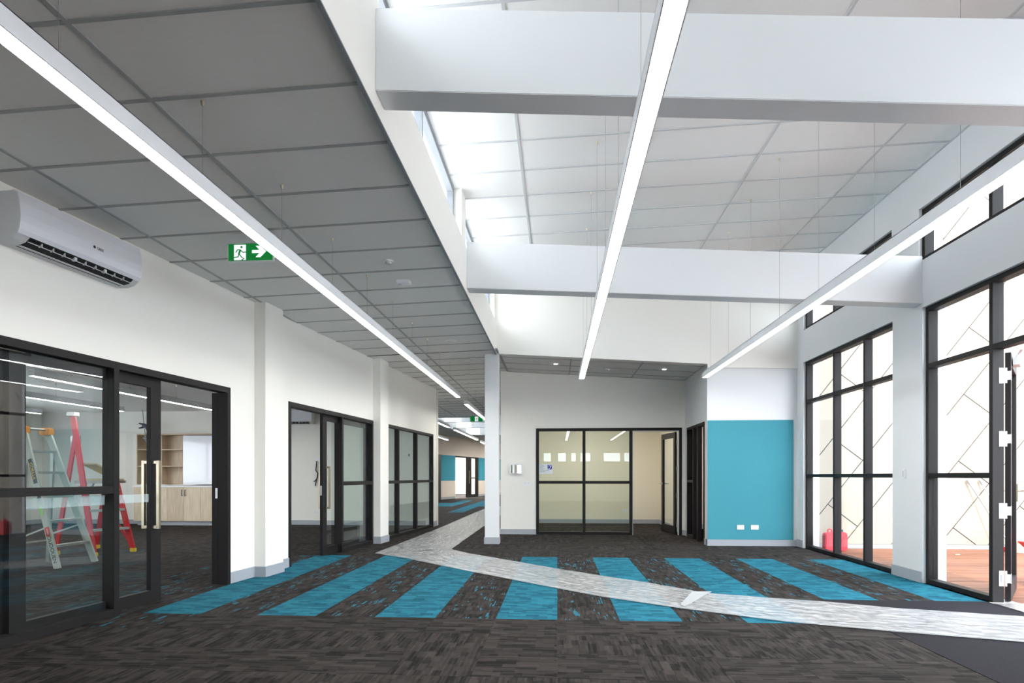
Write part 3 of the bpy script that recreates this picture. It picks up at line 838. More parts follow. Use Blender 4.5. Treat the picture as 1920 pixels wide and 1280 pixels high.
G1 = 'linear pendant lights over the main hall'
pendant(-1.94, -2.5, 12.46, 2.70, zl, 'long white linear pendant hanging left, below the grey low ceiling', [1.35 + 1.0145 * k for k in range(0, 11)], G1)
pendant(.385, -2.5, 10.20, 2.70, zh, 'long linear pendant in the middle, under the raised white ceiling', [1.9 + 1.09 * k for k in range(0, 8)], G1)
pendant(2.31, -2.5, 10.23, 2.70, zh, 'long linear pendant nearest the tall black-framed windows on the right', [1.85 + 1.0 * k for k in range(0, 9)], G1)
G2 = 'linear pendant lights far down the corridor'
pendant(-1.96, 13.65, 17.8, 2.70, zl, 'linear pendant continuing the left row beyond the column', [14, 15.3, 16.6], G2)
pendant(-3.45, 15.2, 20.2, 2.70, zl, 'far linear pendant ending under the second skylight, beside the far left wall', [19.5], G2)
pendant(-3.43, 21.2, 27.4, 2.70, lambda x: 4.3, 'far linear pendant hanging across the second skylight', [22, 24, 26], G2)
pendant(-4.72, 22.2, 27.4, 2.70, lambda x: 3.15, 'farthest linear pendant close to the far teal panelled wall', [23, 25.5], G2)
pendant(-3.48, 29.0, 33.5, 2.70, lambda x: 3.15, 'short stretch of linear pendant seen just left of the column', [30], G2)
G3 = 'linear pendant lights inside the classroom'
zf = lambda x: 2.72
pendant(-6.55, 7.55, 13.6, 2.41, zf, 'linear pendant in the classroom nearest the glass, ending over the ladders', [8.2, 9.4, 10.6, 11.8, 12.9], G3, h=.09, w=.09)
pendant(-8.42, 6.2, 11.85, 2.41, zf, 'linear pendant second from the glass in the classroom', [7, 8.6, 10.2, 11.4], G3, h=.09, w=.09)
for x_, lb in ((-6.5, 'nearest the glass front'), (-9.0, 'in the middle'), (-11.4, 'along the added windows')): pendant(x_, 1.2, 4.6, 2.41, zf, 'added unseen linear pendant in the near part of the classroom, ' + lb, [1.6, 4.2], G3, h=.08, w=.12)  # extra lamps outside the view, added to brighten the classroom
pendant(-10.4, 6.5, 12.2, 2.41, zf, 'added linear pendant deepest in the classroom', [7.5, 9.5, 11.5], G3, h=.09, w=.09)  # extra lamp row added for more classroom light


# ================================================================== AIR CONDITIONERS
def aircon(Mx, L, label, logo=True):
    """local: x out of wall, y along, z up; origin at the back bottom corner"""
    t = thing('air_conditioner', label, 'air conditioner', tuple(Mx @ Vector((0, L / 2, 0))))
    prof = [(0, 0), (.10, -.005), (.165, .012), (.21, .05), (.225, .10), (.228, .16), (.22, .25), (.205, .31), (.17, .325), (0, .325)]
    obj('body', MB().prism([(p[0] * .985, p[1]) for p in prof], 0, L, 'y', Mx), 'offwhite', t, bev=.002)
    fr_ = [(.207, .043), (.223, .07), (.231, .12), (.233, .17), (.226, .25), (.209, .316), (.17, .331), (.17, .325), (.203, .31), (.218, .25), (.225, .17), (.222, .12), (.215, .075), (.2, .05)]
    obj('front_panel', MB().prism(fr_, .0, L, 'y', Mx), 'white_gloss', t)
    v = MB(); v.prism([(.085, -.0065), (.168, .008), (.2, .036), (.205, .045), (.19, .055), (.08, .02)], .1, L - .07, 'y', Mx)
    obj('air_outlet', v, 'dark', t)
    for (xa, za, wd) in ((.118, -.004, .012), (.182, .016, .008)):
        s = MB(); s.bar((xa, .1, za), (xa, L - .07, za), wd, .004, (0, 0, 1), Mx); obj('louvre', s, 'offwhite', t)
    n = 10
    s = MB()
    for i in range(1, n):
        y = .1 + (L - .17) * i / n; big = i in (4, 7)
        obj('air_vane', MB().box(.17, .2, y - (.012 if big else .003), y + (.012 if big else .003), .010, .036, Mx), 'offwhite', t)
    if logo:
        m_ = Mx @ Matrix.Translation((.2345, L * .60, .155)) @ face_matrix((0, 0, 0), (0, 1, 0), (0, 0, 1))
        text('logo_lettering', 'GREE', .028, m_, 'ink', t)
        obj('logo_mark', MB().disc((.2335, L * .60 - .055, .158), .011, .002, 14, 'x', Mx), 'ink', t)


aircon(LW @ Matrix.Translation((0, .0, 2.725)), 1.10, 'white wall-mounted air conditioner high on the left wall, near the camera')
aircon(face_matrix((-6.72, 14.85, 2.39), (0, -1, 0), (1, 0, 0)), .97, 'white air conditioner on the classroom back wall, seen through the second doorway', False)


# ================================================================== EXIT SIGNS
def exit_sign(x0, x1, y, z0, z1, zc, label, arrow=True):
    t = thing('exit_sign', label, 'exit sign', ((x0 + x1) / 2, y, z0)); W_ = x1 - x0; H_ = z1 - z0
    obj('mount_body', MB().box(x0 - .012, x1 + .012, y - .02, y + .045, z1, zc), 'offwhite', t, bev=.003)
    obj('sign_blade', MB().box(x0 - .008, x1 + .008, y - .004, y + .02, z0 - .010, z1 + .004), 'white', t)
    obj('green_face', MB().box(x0, x1, y - .008, y - .004, z0, z1), 'green', t)
    f = y - .0095
    dx = x0 + W_ * (.13 if arrow else .38)
    obj('door_pictogram', MB().box(dx, dx + W_ * .27, f, f + .0015, z0 + H_ * .03, z0 + H_ * .94), 'signwhite', t)
    S = lambda u, v: (dx + W_ * .27 * u, f - .001, z0 + H_ * v)
    g = MB(); r = H_ * .035
    for pts in ([S(.55, .66), S(.42, .40)], [S(.55, .64), S(.3, .64), S(.16, .48)], [S(.55, .62), S(.78, .48), S(1.0, .50)], [S(.42, .40), S(.68, .18), S(.84, .12), S(.66, .02)], [S(.42, .42), S(.36, .22), S(-.05, .18)]):
        g.tube(pts, r, 6)
    g.tube([S(.55, .64), S(.43, .40)], r * 1.7, 6)
    c = S(.64, .80); g.disc((c[0], c[1] - .001, c[2]), H_ * .07, .002, 14, 'y')
    obj('running_figure', g, 'green', t)
    if arrow:
        A = lambda u, v: (x0 + W_ * u, z0 + H_ * v)
        obj('arrow', MB().prism([A(.54, .43), A(.71, .43), A(.62, .18), A(.73, .18), A(.86, .52), A(.73, .86), A(.62, .86), A(.71, .61), A(.54, .61)], f, f + .0015, 'y'), 'signwhite', t)


exit_sign(-2.755, -2.375, 5.2, 2.965, 3.105, 3.19, 'green running man exit sign with right arrow, on the low ceiling at left')
exit_sign(-2.93, -2.52, 21.45, 3.0, 3.17, 3.2, 'small green exit sign at the edge of the second skylight, far down the corridor', False)

# ================================================================== CEILING FITTINGS
def round_fit(x, y, z, r, label, name='smoke_detector', cat='smoke detector', parts=(('base_plate', 'white', 1, .012), ('dome', 'offwhite', .6, .02))):
    t = thing(name, label, cat, (x, y, z))
    zz = z
    for (n_, m_, k, h) in parts:
        obj(n_, MB().disc((x, y, zz - h), r * k, h, 20), m_, t); zz -= h
    return t


round_fit(-1.62, 6.05, zl(-1.62) + .007, .05, 'small round sensor on the low ceiling, before the box detector')
t = thing('ceiling_sensor', 'small rectangular white sensor box on the low ceiling', 'sensor', (-1.62, 6.67, 3.2))
obj('sensor_box', MB().box(-1.69, -1.55, 6.62, 6.72, zl(-1.62) - .03, zl(-1.62) + .007), 'white', t, bev=.006); obj('sensor_lens', MB().disc((-1.66, 6.67, zl(-1.62) - .038), .02, .01, 14), 'offwhite', t)
round_fit(-1.63, 9.71, zl(-1.63) + .007, .09, 'flat round white ceiling vent on the low ceiling near the column', 'ceiling_vent', 'vent', (('rim', 'panel_hi', 1, .006), ('grille', 'panel', .8, .004)))
round_fit(.93, 11.85, zr(.93) + .007, .045, 'tiny smoke detector between the two downlights')
M['down'] = emit('downlight_face', (1, .93, .82, 1), 9.0)
for x, lab in ((-.05, 'left recessed downlight over the glazed meeting room'), (1.88, 'right recessed downlight over the glazed meeting room')):
    t = thing('downlight', lab, 'downlight', (x, 11.56, zr(x)))
    ring = MB()
    obj('trim_ring', MB().disc((x, 11.56, zr(x) - .004), .085, .012, 24), 'white', t); obj('lamp_face', MB().disc((x + .02, 11.56, zr(x) - .007), .035, .004, 20), 'down', t)
round_fit(-2.2, 16.4, zl(-2.2), .09, 'round white detector on the dark ceiling far down the corridor')

# ================================================================== FAR HALL
def seg_wall(mb, p, q, z0, z1, th=.1):
    mb.bar((p[0], p[1], (z0 + z1) / 2), (q[0], q[1], (z0 + z1) / 2), th, z1 - z0)


A = Vector((-5.86, 30.1, 0)); B = Vector((-3.85, 38.9, 0)); D = (B - A).normalized()
FW = Matrix.Translation(A) @ Matrix.Rotation(math.atan2(D.y, D.x) - math.pi / 2, 4, 'Z')   # local y along, x to the room
LF = (B - A).length


def far_s(xpix):
    a = (xpix - 960) / F_PX; r = Vector((CT * a - ST, ST * a + CT))
    det = r.x * (-D.y) + D.x * r.y; k = (A.x * (-D.y) + D.x * A.y) / det
    return (Vector((r.x * k, r.y * k)) - A.xy).dot(D.xy)


s_ = {k: far_s(k) for k in (819, 824, 825, 853.5, 854, 875, 881, 883, 892, 896, 897, 911)}
b = MB(); wall_boxes(b, -6, LF + 4, 0, 3.4, -.15, 0, [(s_[854], s_[896], 0, 2.2)], 'y', FW)
fw = struct('wall_far'); obj('wall_face', b, 'cream', fw)
obj('pinboard', MB().box(0, .012, s_[825], s_[853.5], .92, 2.2, FW), 'teal_far', fw); obj('pinboard', MB().box(0, .012, s_[897], LF + 3, .9, 2.2, FW), 'teal_far', fw)
b = MB(); b.box(0, .014, -5, s_[854] - .05, 0, .12, FW); b.box(0, .014, s_[896] + .05, LF + 3, 0, .12, FW); obj('baseboard_far', b, 'base', None, kind='structure')
d7 = struct('door_7', None, tuple(FW @ Vector((0, s_[875], 0))))
obj('head_frame', MB().box(-.1, .03, s_[854], s_[896], 2.13, 2.2, FW), 'black', d7)
b = MB()
for p, q in ((875, 881), (881, 883), (892, 896)): pass
obj('door_stile', MB().box(-.05, .03, s_[875], s_[875] + (s_[881] - s_[875]) * .38, .02, 2.15, FW), 'black', d7)
obj('door_stile', MB().box(-.05, .03, s_[881] - (s_[881] - s_[875]) * .25, s_[883], .02, 2.15, FW), 'black', d7)
obj('jamb', MB().box(-.05, .03, s_[892], s_[896], .02, 2.15, FW), 'black', d7)
obj('transom', MB().box(-.03, .02, s_[883], s_[892], 1.02, 1.08, FW), 'black', d7)
obj('bottom_rail', MB().box(-.03, .02, s_[875], s_[896], 0, .12, FW), 'black', d7)
obj('glass_pane', MB().box(-.012, -.006, s_[883], s_[892], .12, 2.13, FW), 'glass_green', d7)
obj('pull_handle', MB().bar((.06, s_[875] + .25, .75), (.06, s_[875] + .25, 1.45), .03, .03, (1, 0, 0), FW), 'steel', d7)
d8 = struct('door_8', None, (-5.98, 29.6, 0)); obj('door_stile', MB().box(-.1, .08, s_[819] - .1, s_[824], 0, 2.2, FW), 'black_gloss', d8)
b = MB(); b.box(-14, 4, 42, 42.1, 0, 3.5); wall_boxes(b, 14.98, 42, 0, 3.5, -9.5, -9.3, [(17, 28, .9, 2.5), (31, 41, .9, 2.5)], 'y'); wall_boxes(b, 15.95, 42, 0, 3.5, 2.6, 2.8, [], 'y'); b.box(-14, -9.5, 29.9, 30, 0, 3.5)
obj('far_hall_wall', b, 'wall', None, kind='structure')
b = MB(); b.box(-4.0, -3.9, s_[854] - 2, s_[896] + 6, 0, 2.8, FW); b.box(-4, -.15, s_[896] + 6, s_[896] + 6.1, 0, 2.8, FW); b.box(-4, -.15, s_[854] - 2.1, s_[854] - 2, 0, 2.8, FW); b.box(-4, -.15, s_[854] - 2, s_[896] + 6, 2.7, 2.8, FW)
obj('store_room_wall', b, 'wall', None, kind='structure')
for k_, lb_ in enumerate(('beside the far doorway', 'in the middle of the far room', 'at the end of the far room')):
    fx = FW @ Vector((-2, s_[854] + 1 + 3.2 * k_, 0)); fill_panel(fx.x, fx.y, 2.7, 'flat square fill light added ' + lb_, 1.2, 1.2)  # lights added so the far doorway looks bright
w11 = struct('added_window_11', None, (-9.4, 29, .9))  # unseen windows added to bring daylight into the far hall
for q_ in ((17, 28, -9.45, -9.35, 2.5), (31, 41, -9.45, -9.35, 2.5)): framed(w11, q_[0], q_[1], .9, q_[4], [q_[0] + 2.5, q_[0] + 5, q_[0] + 7.5], [], q_[2], q_[3])
for x_, y_, lb_ in ((-1.2, 33.5, 'past the second skylight, hidden by the column'), (-1.0, 37.5, 'at the far end of the hall'), (-7.2, 27.0, 'beside the added far windows')):
    fill_panel(x_, y_, 3.15, 'flat square fill light added ' + lb_, 1.2, 1.2)  # hidden lights added to lift the dim far hall
# second skylight well with its beams
b = MB()
b.box(-4.45, -4.33, 21.7, 30.1, 3.1, 4.5); b.box(-4.45, 1.0, 30.1, 30.22, 3.1, 4.5); b.box(-4.45, 1.0, 21.6, 21.7, 3.15, 4.5); b.box(1.0, 1.12, 21.6, 30.2, 3.1, 4.5)
obj('skylight_well_wall', b, 'wall_cool', None, kind='structure')
for y in (24.2, 27.1):
    b = MB(); b.box(-4.33, 1.0, y, y + .2, 3.22, 3.85); obj('ceiling_beam', b, 'wall_cool', None, kind='structure')
b = MB(); b.box(-9.5, -4.45, 21.6, 42, 3.16, 3.3); b.box(-4.45, 3, 30.22, 42, 3.16, 3.3); b.box(1.12, 3, 21.6, 30.3, 3.16, 3.3)
obj('ceiling', b, 'panel', None, kind='structure')
b = MB(); b.box(-3.7, 1.0, 21.7, 30.1, 4.42, 4.5); obj('skylight_cover', b, 'panel_hi', None, kind='structure')  # unseen slab added to narrow the glazing and dim the well
b = MB(); b.box(-4.33, -3.7, 21.7, 30.1, 4.45, 4.46); obj('skylight_window', b, 'glass_win', None, kind='structure')

# ================================================================== CLOSING WALL BEHIND THE CAMERA
b = MB(); HF = [(-.66, -.27, 1.8, 2.25), (0, .42, 1.8, 2.25), (.61, .88, 1.8, 2.25), (1.03, 1.55, 1.8, 2.25), (2.09, 2.9, 1.8, 2.25), (3.02, 3.5, 1.8, 2.25), (-3.2, -1.2, 1.8, 2.25)]
wall_boxes(b, -14.2, 4.2, 0, 4.6, -4.2, -4.0, HF, 'x')
obj('wall_front', b, 'wall', None, kind='structure')
w10 = struct('window_10', None, (.6, -4.1, 1.55)); 
for h_ in HF: framed(w10, h_[0], h_[1], 1.8, 2.25, [], [], -4.15, -4.05, 'x', fw=.03)

# ================================================================== OUTSIDE
dk = struct('deck_floor', None, (8, 5, 0))
me = mesh_of('deck_board', MB().box(-4.4, 4.4, -.0435, .0435, -.03, -.005)); me.materials.append(M['deck'])
yb = 1.0
while yb < 10.7:
    for xo in (0,):
        o = bpy.data.objects.new('deck_board', me); C.objects.link(o); o.parent = dk; o.location = (8.6 - 8 + random.uniform(-.02, .02), yb - 5, random.uniform(-.002, .001))
    yb += .0935
obj('joists', MB().box(4.2, 13, .9, 10.75, -.2, -.04), 'dark', dk)
b = MB(); b.box(4.2, 40, -40, 60, -.6, -.25); obj('ground', b, 'roof', None, kind='structure')
# cladding of rectangles laid at 52 degrees in running bond
ca = struct('cladding_wall', None, (8, 10.8, 0))
th = math.radians(52.3); av = Vector((math.cos(th), math.sin(th))); pv = Vector((math.sin(th), -math.cos(th)))
def wpt(xp, yp):
    a = (xp - 960) / F_PX; r = (CT * a - ST, ST * a + CT); k = 10.75 / r[1]; return Vector((r[0] * k, 1.16 + (892 - yp) / F_PX * k))
org = wpt(1797, 864); e2 = wpt(1787, 989) - org
PS = abs(e2.dot(pv)); STG = e2.dot(av); PL = abs(STG) * 2
x0c, x1c, z0c, z1c = 4.2, 13.0, 0.06, 7.0
g_ = .0065
for r in range(-16, 12):
    for c in range(-8, 9):
        o_ = org + pv * (PS * r) + av * (STG * r + PL * c)
        if STG < 0: pass
        q = [o_ + av * g_ + pv * g_, o_ + av * (PL - g_) + pv * g_, o_ + av * (PL - g_) + pv * (PS - g_), o_ + av * g_ + pv * (PS - g_)]
        q = [tuple(p) for p in q]
        for cf in (lambda p: p[0] - x0c, lambda p: x1c - p[0], lambda p: p[1] - z0c, lambda p: z1c - p[1]):
            q = clip(q, cf)
            if len(q) < 3: break
        if len(q) < 3: continue
        obj('cladding_panel', MB().prism(q, 10.75, 10.762, 'y'), 'clad', ca, origin=(q[0][0], 10.75, q[0][1]))
obj('backing', MB().box(4.2, 13, 10.764, 10.95, -.1, 7.0), 'dark', ca)
obj('base_flashing', MB().box(4.2, 13, 10.74, 10.76, -.03, .055), 'cap', ca)

# jerry can
t = thing('jerry_can', 'red plastic jerry can on the timber deck behind the glass', 'jerry can', (4.31, 10.3, 0))
prof = [(4.145, .02), (4.165, 0), (4.455, 0), (4.475, .02), (4.475, .25), (4.455, .285), (4.37, .30), (4.25, .292), (4.165, .275), (4.145, .25)]
obj('can_body', MB().prism(prof, 10.22, 10.37, 'y'), 'redcan', t, bev=.012)
obj('grip_ring', MB().tube([(4.21, 10.295, .275), (4.20, 10.295, .315), (4.225, 10.295, .335), (4.26, 10.295, .325), (4.27, 10.295, .285)], .011, 8), 'redcan', t)
obj('screw_cap', MB().disc((4.40, 10.295, .285), .032, .04, 18), 'navy', t)
obj('embossed_rib', MB().bar((4.37, 10.217, .22), (4.42, 10.217, .08), .006, .01).bar((4.42, 10.217, .22), (4.37, 10.217, .08), .006, .01), 'redcan', t)
for i, (a, bb) in enumerate((((6.53, 10.71, 1.10), (7.05, 10.45, .01)), ((6.72, 10.71, 1.10), (7.12, 10.35, .01)))):
    t = thing('broom', ['grey broom pole leaning on the cladding, left of the pair', 'grey broom pole leaning on the cladding, right of the pair'][i], 'broom', bb)
    a = Vector(a); bb = Vector(bb); d = (bb - a).normalized()
    obj('pole', MB().tube([a, bb], .011, 8), 'alu', t); obj('grip', MB().tube([a, a + d * .09], .018, 8), 'cap', t)
    obj('broom_head', MB().box(bb.x - .18, bb.x + .18, bb.y - .03, bb.y + .03, 0, .06), 'redcan', t)
t = thing('plant_pot', 'pale tapered plant pot on the deck beyond the open door', 'pot', (6.98, 10.2, 0))
obj('pot_body', MB().tube([(6.98, 10.2, 0), (6.98, 10.2, .02), (6.98, 10.2, .20)], [.10, .105, .14], 20), 'terracotta', t); obj('rim', MB().tube([(6.98, 10.2, .17), (6.98, 10.2, .205)], .15, 20), 'terracotta', t)
t = thing('wheelbarrow', 'red wheelbarrow wheel and handle at the right edge, on the deck', 'wheelbarrow', (5.02, 7.0, 0))
wh = MB(); ctr = Vector((5.10, 7.05, .15)); wh.tube([ctr + Vector((.13 * math.cos(a_ * math.pi / 12), 0, .13 * math.sin(a_ * math.pi / 12))) for a_ in range(25)], .03, 10); obj('tyre', wh, 'ink', t)
obj('wheel_hub', MB().disc((5.10, 7.02, .15), .10, .06, 20, 'y'), 'redcan', t)
obj('handle', MB().bar((4.93, 7.05, .36), (5.6, 7.05, .18), .04, .05), 'deckply', t); obj('tray', MB().prism([(5.0, .45), (5.9, .5), (5.7, .25), (5.2, .25)], 6.75, 7.35, 'y'), 'redcan', t)
t = thing('work_bag', 'dark teal cloth bag on the deck behind the window jamb', 'bag', (4.22, 7.3, 0))
obj('bag_body', MB().tube([(4.29, 7.60, 0), (4.29, 7.60, .04), (4.29, 7.60, .10), (4.285, 7.60, .16), (4.285, 7.60, .19)], [.04, .05, .04, .03, .012], 8), 'navy', t, smooth=True)
obj('bag_handle', MB().tube([(4.275, 7.60, .17), (4.275, 7.60, .22), (4.305, 7.60, .22), (4.305, 7.60, .17)], .006, 6), 'ink', t)
for i, (x, y) in enumerate(((5.9, 9.9), (6.35, 8.4), (4.65, 8.6))):
    o = obj('dead_leaf', MB().prism([(x - .03, y), (x, y - .012), (x + .035, y), (x, y + .014)], -.003, .004, 'z'), 'deckply', None)
    tag(o, ['curled dead leaf on the deck, farthest from the glass', 'dry leaf on the middle of the deck', 'dry leaf on the deck beside the tall window'][i], 'leaf', 'dry leaves on the deck')

# ================================================================== PLASTIC RUNNER
def unp(x, y):
    a = (x - 960) / F_PX; r = (CT * a - ST, ST * a + CT, (892 - y) / F_PX); k = -1.16 / r[2]; return Vector((r[0] * k, r[1] * k, 0))


def resample(P, n):
    L_ = [0]
    for i in range(1, len(P)): L_.append(L_[-1] + (P[i] - P[i - 1]).length)
    out = []
    for k in range(n + 1):
        t = L_[-1] * k / n; i = 1
        while i < len(P) - 1 and L_[i] < t: i += 1
        u = (t - L_[i - 1]) / max(1e-6, L_[i] - L_[i - 1]); out.append(P[i - 1].lerp(P[i], min(1, max(0, u))))
    return out


def ribbon(name, PA, PB, n, m, z0, amp, parent, seed):
    rs = random.Random(seed)
    a, b_ = resample(PA, n), resample(PB, n); bm = bmesh.new(); uvl = bm.loops.layers.uv.new('UVMap'); g = []
    ln = 0
    for i in range(n + 1):
        if i: ln += ((a[i] + b_[i]) / 2 - (a[i - 1] + b_[i - 1]) / 2).length
        row = []
        for j in range(m + 1):
            p = a[i].lerp(b_[i], j / m); wv = .5 + .5 * math.sin(i * .9 + j * 1.7 + 3 * math.sin(i * .23 + j)); z = z0 + amp * wv * rs.random()
            if j in (0, m): z = z0 + amp * .25 * rs.random()
            row.append((bm.verts.new((p.x, p.y, z)), ln, j / m))
        g.append(row)
    for i in range(n):
        for j in range(m):
            q = [g[i][j], g[i + 1][j], g[i + 1][j + 1], g[i][j + 1]]
            f = bm.faces.new([v[0] for v in q]); f.smooth = True
            for lp, v in zip(f.loops, q): lp[uvl].uv = (v[1], v[2])
    bm.normal_update()
    if sum(f.normal.z for f in bm.faces) < 0: bmesh.ops.reverse_faces(bm, faces=bm.faces[:])
    me_ = bpy.data.meshes.new(name); bm.to_mesh(me_); bm.free(); me_.materials.append(M['film'])
    o = bpy.data.objects.new(name, me_); C.objects.link(o); o.parent = parent; o.matrix_basis = WM[parent.name].inverted(); WM[o.name] = ID
    return o


pr = thing('plastic_floor_runner', 'clear crinkled plastic sheet laid across the carpet and down the corridor', 'plastic sheet', (0, 7, 0))
top = [unp(*p) for p in ((703, 1037), (845, 1030), (880, 1038), (1040, 1066), (1118, 1078.6), (1216, 1093.5), (1331, 1113.8), (1545, 1129), (1687, 1142), (1920, 1157))][1:] + [Vector((4.0, 5.40, 0))]
bot = [unp(*p) for p in ((703, 1038), (760, 1047), (880, 1071.8), (1040, 1103), (1124, 1119), (1279, 1142), (1474, 1167), (1669, 1185), (1920, 1205.6))] + [Vector((4.0, 4.36, 0))]
ribbon('plastic_sheet', top, bot, 90, 12, .008, .012, pr, 3)
ribbon('plastic_sheet', [Vector((-2.71, 9.35, 0)), Vector((-2.60, 14, 0)), Vector((-2.55, 24, 0))], [Vector((-1.66, 9.95, 0)), Vector((-1.68, 14.9, 0)), Vector((-1.62, 24, 0))], 110, 10, .012, .014, pr, 5)
fa, fb, fc, fd = unp(1284, 1141), unp(1334, 1113), unp(1298, 1117), unp(1276, 1138)
f_ = MB(); f_.v = [(fa.x, fa.y, .024), (fb.x, fb.y, .026), (fc.x, fc.y, .045), (fd.x, fd.y, .03), (fa.x, fa.y, .02), (fb.x, fb.y, .02), (fc.x, fc.y, .022), (fd.x, fd.y, .02)]
f_.f = [(0, 1, 2, 3), (7, 6, 5, 4), (0, 4, 5, 1), (1, 5, 6, 2), (2, 6, 7, 3), (3, 7, 4, 0)]; obj('folded_corner', f_, 'filmfold', pr)
ed = MB()
for i in range(1, len(bot) - 1): ed.bar((bot[i].x, bot[i].y + .004, .014), (bot[i + 1].x, bot[i + 1].y + .004, .014), .018, .008)
obj('rolled_edge', ed, 'filmfold', pr)

# ================================================================== LADDERS
def rail(mb, a, b_, w, d, up): mb.bar(a, b_, w, d, up)


t = thing('step_ladder', 'pale fibreglass step ladder with orange top caps behind the left glass', 'ladder', (-6.5, 7.9, 0))
F1, F2 = Vector((-6.23, 7.58, .0)), Vector((-6.23, 8.226, .0)); T1, T2 = Vector((-6.80, 7.72, 1.72)), Vector((-6.79, 8.10, 1.72))
for (a, c) in ((F1, T1), (F2, T2)):
    m_ = MB(); m_.bar(a, c, .028, .085, (1, 0, .3)); d = (c - a).normalized(); obj('side_rail', m_, 'grp', t)
for k, (u) in enumerate((.16, .34, .52, .70, .86)):
    a, c = F1.lerp(T1, u), F2.lerp(T2, u); obj('step', MB().bar(a, c, .085, .03), 'ladalu', t)
R1, R2 = Vector((-6.86, 7.70, .0)), Vector((-6.88, 8.2, .0)); H1, H2 = F1.lerp(T1, .86) + Vector((-.03, 0, 0)), F2.lerp(T2, .86) + Vector((-.03, 0, 0))
for (a, c) in ((R1, H1), (R2, H2)): obj('rear_leg', MB().bar(a, c, .03, .045, (1, 0, .3)), 'ladalu', t)
for u in (.2, .5): obj('rear_brace', MB().bar(R1.lerp(H1, u), R2.lerp(H2, u), .03, .02), 'ladalu', t)
for a in (T1, T2): obj('top_cap', MB().box(a.x - .09, a.x + .05, a.y - .06, a.y + .05, 1.70, 1.80), 'orange', t, bev=.012)
obj('top_tube', MB().tube([T1 + Vector((0, 0, .05)), T2 + Vector((0, 0, .05))], .016, 8), 'ladalu', t)
for q_ in ((F1, T1, R1, H1), (F2, T2, R2, H2)): obj('spreader_bar', MB().bar(q_[0].lerp(q_[1], .3), q_[2].lerp(q_[3], .25), .012, .02), 'ladalu', t)
dv = (T1 - F1).normalized(); sd = Vector((dv.z, 0, -dv.x)).normalized(); yn = -.016
def railtext(u, body, size, m_, flip=1):
    p = F1.lerp(T1, u) + Vector((0, -.018, 0)); ydir = sd * 1.0
    text('rail_lettering', body, size, face_matrix(p, dv * -1, ydir * 1 if (dv * -1).cross(ydir).y < 0 else -ydir), m_, t)
sk = MB(); sk.bar(F1.lerp(T1, .62) + Vector((0, -.016, 0)), F1.lerp(T1, .80) + Vector((0, -.016, 0)), .004, .052, (1, 0, .3)); obj('maker_label', sk, 'ink', t)
p = F1.lerp(T1, .71) + Vector((0, -.0195, 0)); text('rail_lettering', 'GORILLA', .055, face_matrix(p, -dv, Vector((-dv.z, 0, dv.x)) * -1 if (-dv).cross(Vector((-dv.z, 0, dv.x)) * -1).y < 0 else Vector((-dv.z, 0, dv.x))), 'yellow', t)
sk = MB(); sk.bar(F1.lerp(T1, .51) + Vector((0, -.016, 0)), F1.lerp(T1, .58) + Vector((0, -.016, 0)), .004, .045, (1, 0, .3)); obj('maker_label', sk, 'ink', t)
railtext(.15, 'BOUDOUEN', .07, 'ink')
sk = MB(); sk.bar(F1.lerp(T1, .235) + Vector((0, -.016, 0)), F1.lerp(T1, .30) + Vector((0, -.016, 0)), .004, .06, (1, 0, .3)); obj('warning_label', sk, 'labelred', t)
railtext(.268, 'DANGER', .02, 'white')
sk = MB(); sk.bar(F1.lerp(T1, .385) + Vector((-.02, -.016, 0)), F1.lerp(T1, .45) + Vector((-.02, -.016, 0)), .004, .035, (1, 0, .3)); obj('paint_mark', sk, 'inkgreen', t)

t = thing('platform_ladder', 'red fibreglass platform ladder with yellow feet and ply platform', 'ladder', (-6.9, 9.2, 0))
F1, F2 = Vector((-6.66, 8.77, .05)), Vector((-6.49, 9.37, .05)); T1, T2 = Vector((-7.12, 8.95, 2.05)), Vector((-6.86, 9.35, 1.55))
for (a, c) in ((F1, T1), (F2, T2)): obj('side_rail', MB().bar(a, c, .03, .08, (1, 0, .3)), 'red', t)
B1, B2 = Vector((-7.35, 8.91, .05)), Vector((-7.36, 9.75, .05)); H1, H2 = F1.lerp(T1, .86), Vector((-6.95, 9.45, 1.3))
for (a, c) in ((B1, H1), (B2, H2)): obj('rear_leg', MB().bar(a, c, .03, .06, (1, 0, .3)), 'red', t)
for u, v in ((.16, .21), (.30, .40), (.45, .6)): obj('step', MB().bar(F1.lerp(T1, u), F2.lerp(T2, v), .08, .035), 'ladalu', t)
for a in (F1, F2, B1, B2): obj('foot', MB().box(a.x - .03, a.x + .05, a.y - .03, a.y + .03, 0, .06), 'yellow', t, bev=.008)
for (a, c, q) in ((F1, T1, (.22, 0)), (F2, T2, (.28, 0))):
    obj('corner_brace', MB().bar(a.lerp(c, .05), a.lerp(c, q[0]) + Vector((-.20, .02, .03)), .025, .04), 'red', t)
pl = MB(); n1 = Vector((-7.02, 9.02, 1.16)); pl.box(-7.12, -6.72, 9.05, 9.5, 1.09, 1.12); obj('platform', pl, 'deckply', t, label='worn plywood platform tilted up')
pt = MB(); pt.v = [(-7.03, 9.0, 1.33), (-6.80, 9.0, 1.33), (-6.66, 9.3, 1.15), (-6.86, 9.3, 1.15), (-7.03, 9.0, 1.355), (-6.80, 9.0, 1.355), (-6.66, 9.3, 1.175), (-6.86, 9.3, 1.175)]
pt.f = [(0, 1, 2, 3), (7, 6, 5, 4), (0, 4, 5, 1), (1, 5, 6, 2), (2, 6, 7, 3), (3, 7, 4, 0)]; obj('tilted_board', pt, 'deckply', t)
obj('platform_frame', MB().bar((-7.12, 9.0, 1.07), (-6.7, 9.0, 1.07), .03, .04).bar((-7.12, 9.5, 1.07), (-6.7, 9.5, 1.07), .03, .04).bar((-7.12, 9.0, 1.07), (-7.12, 9.5, 1.07), .03, .04), 'ladalu', t)
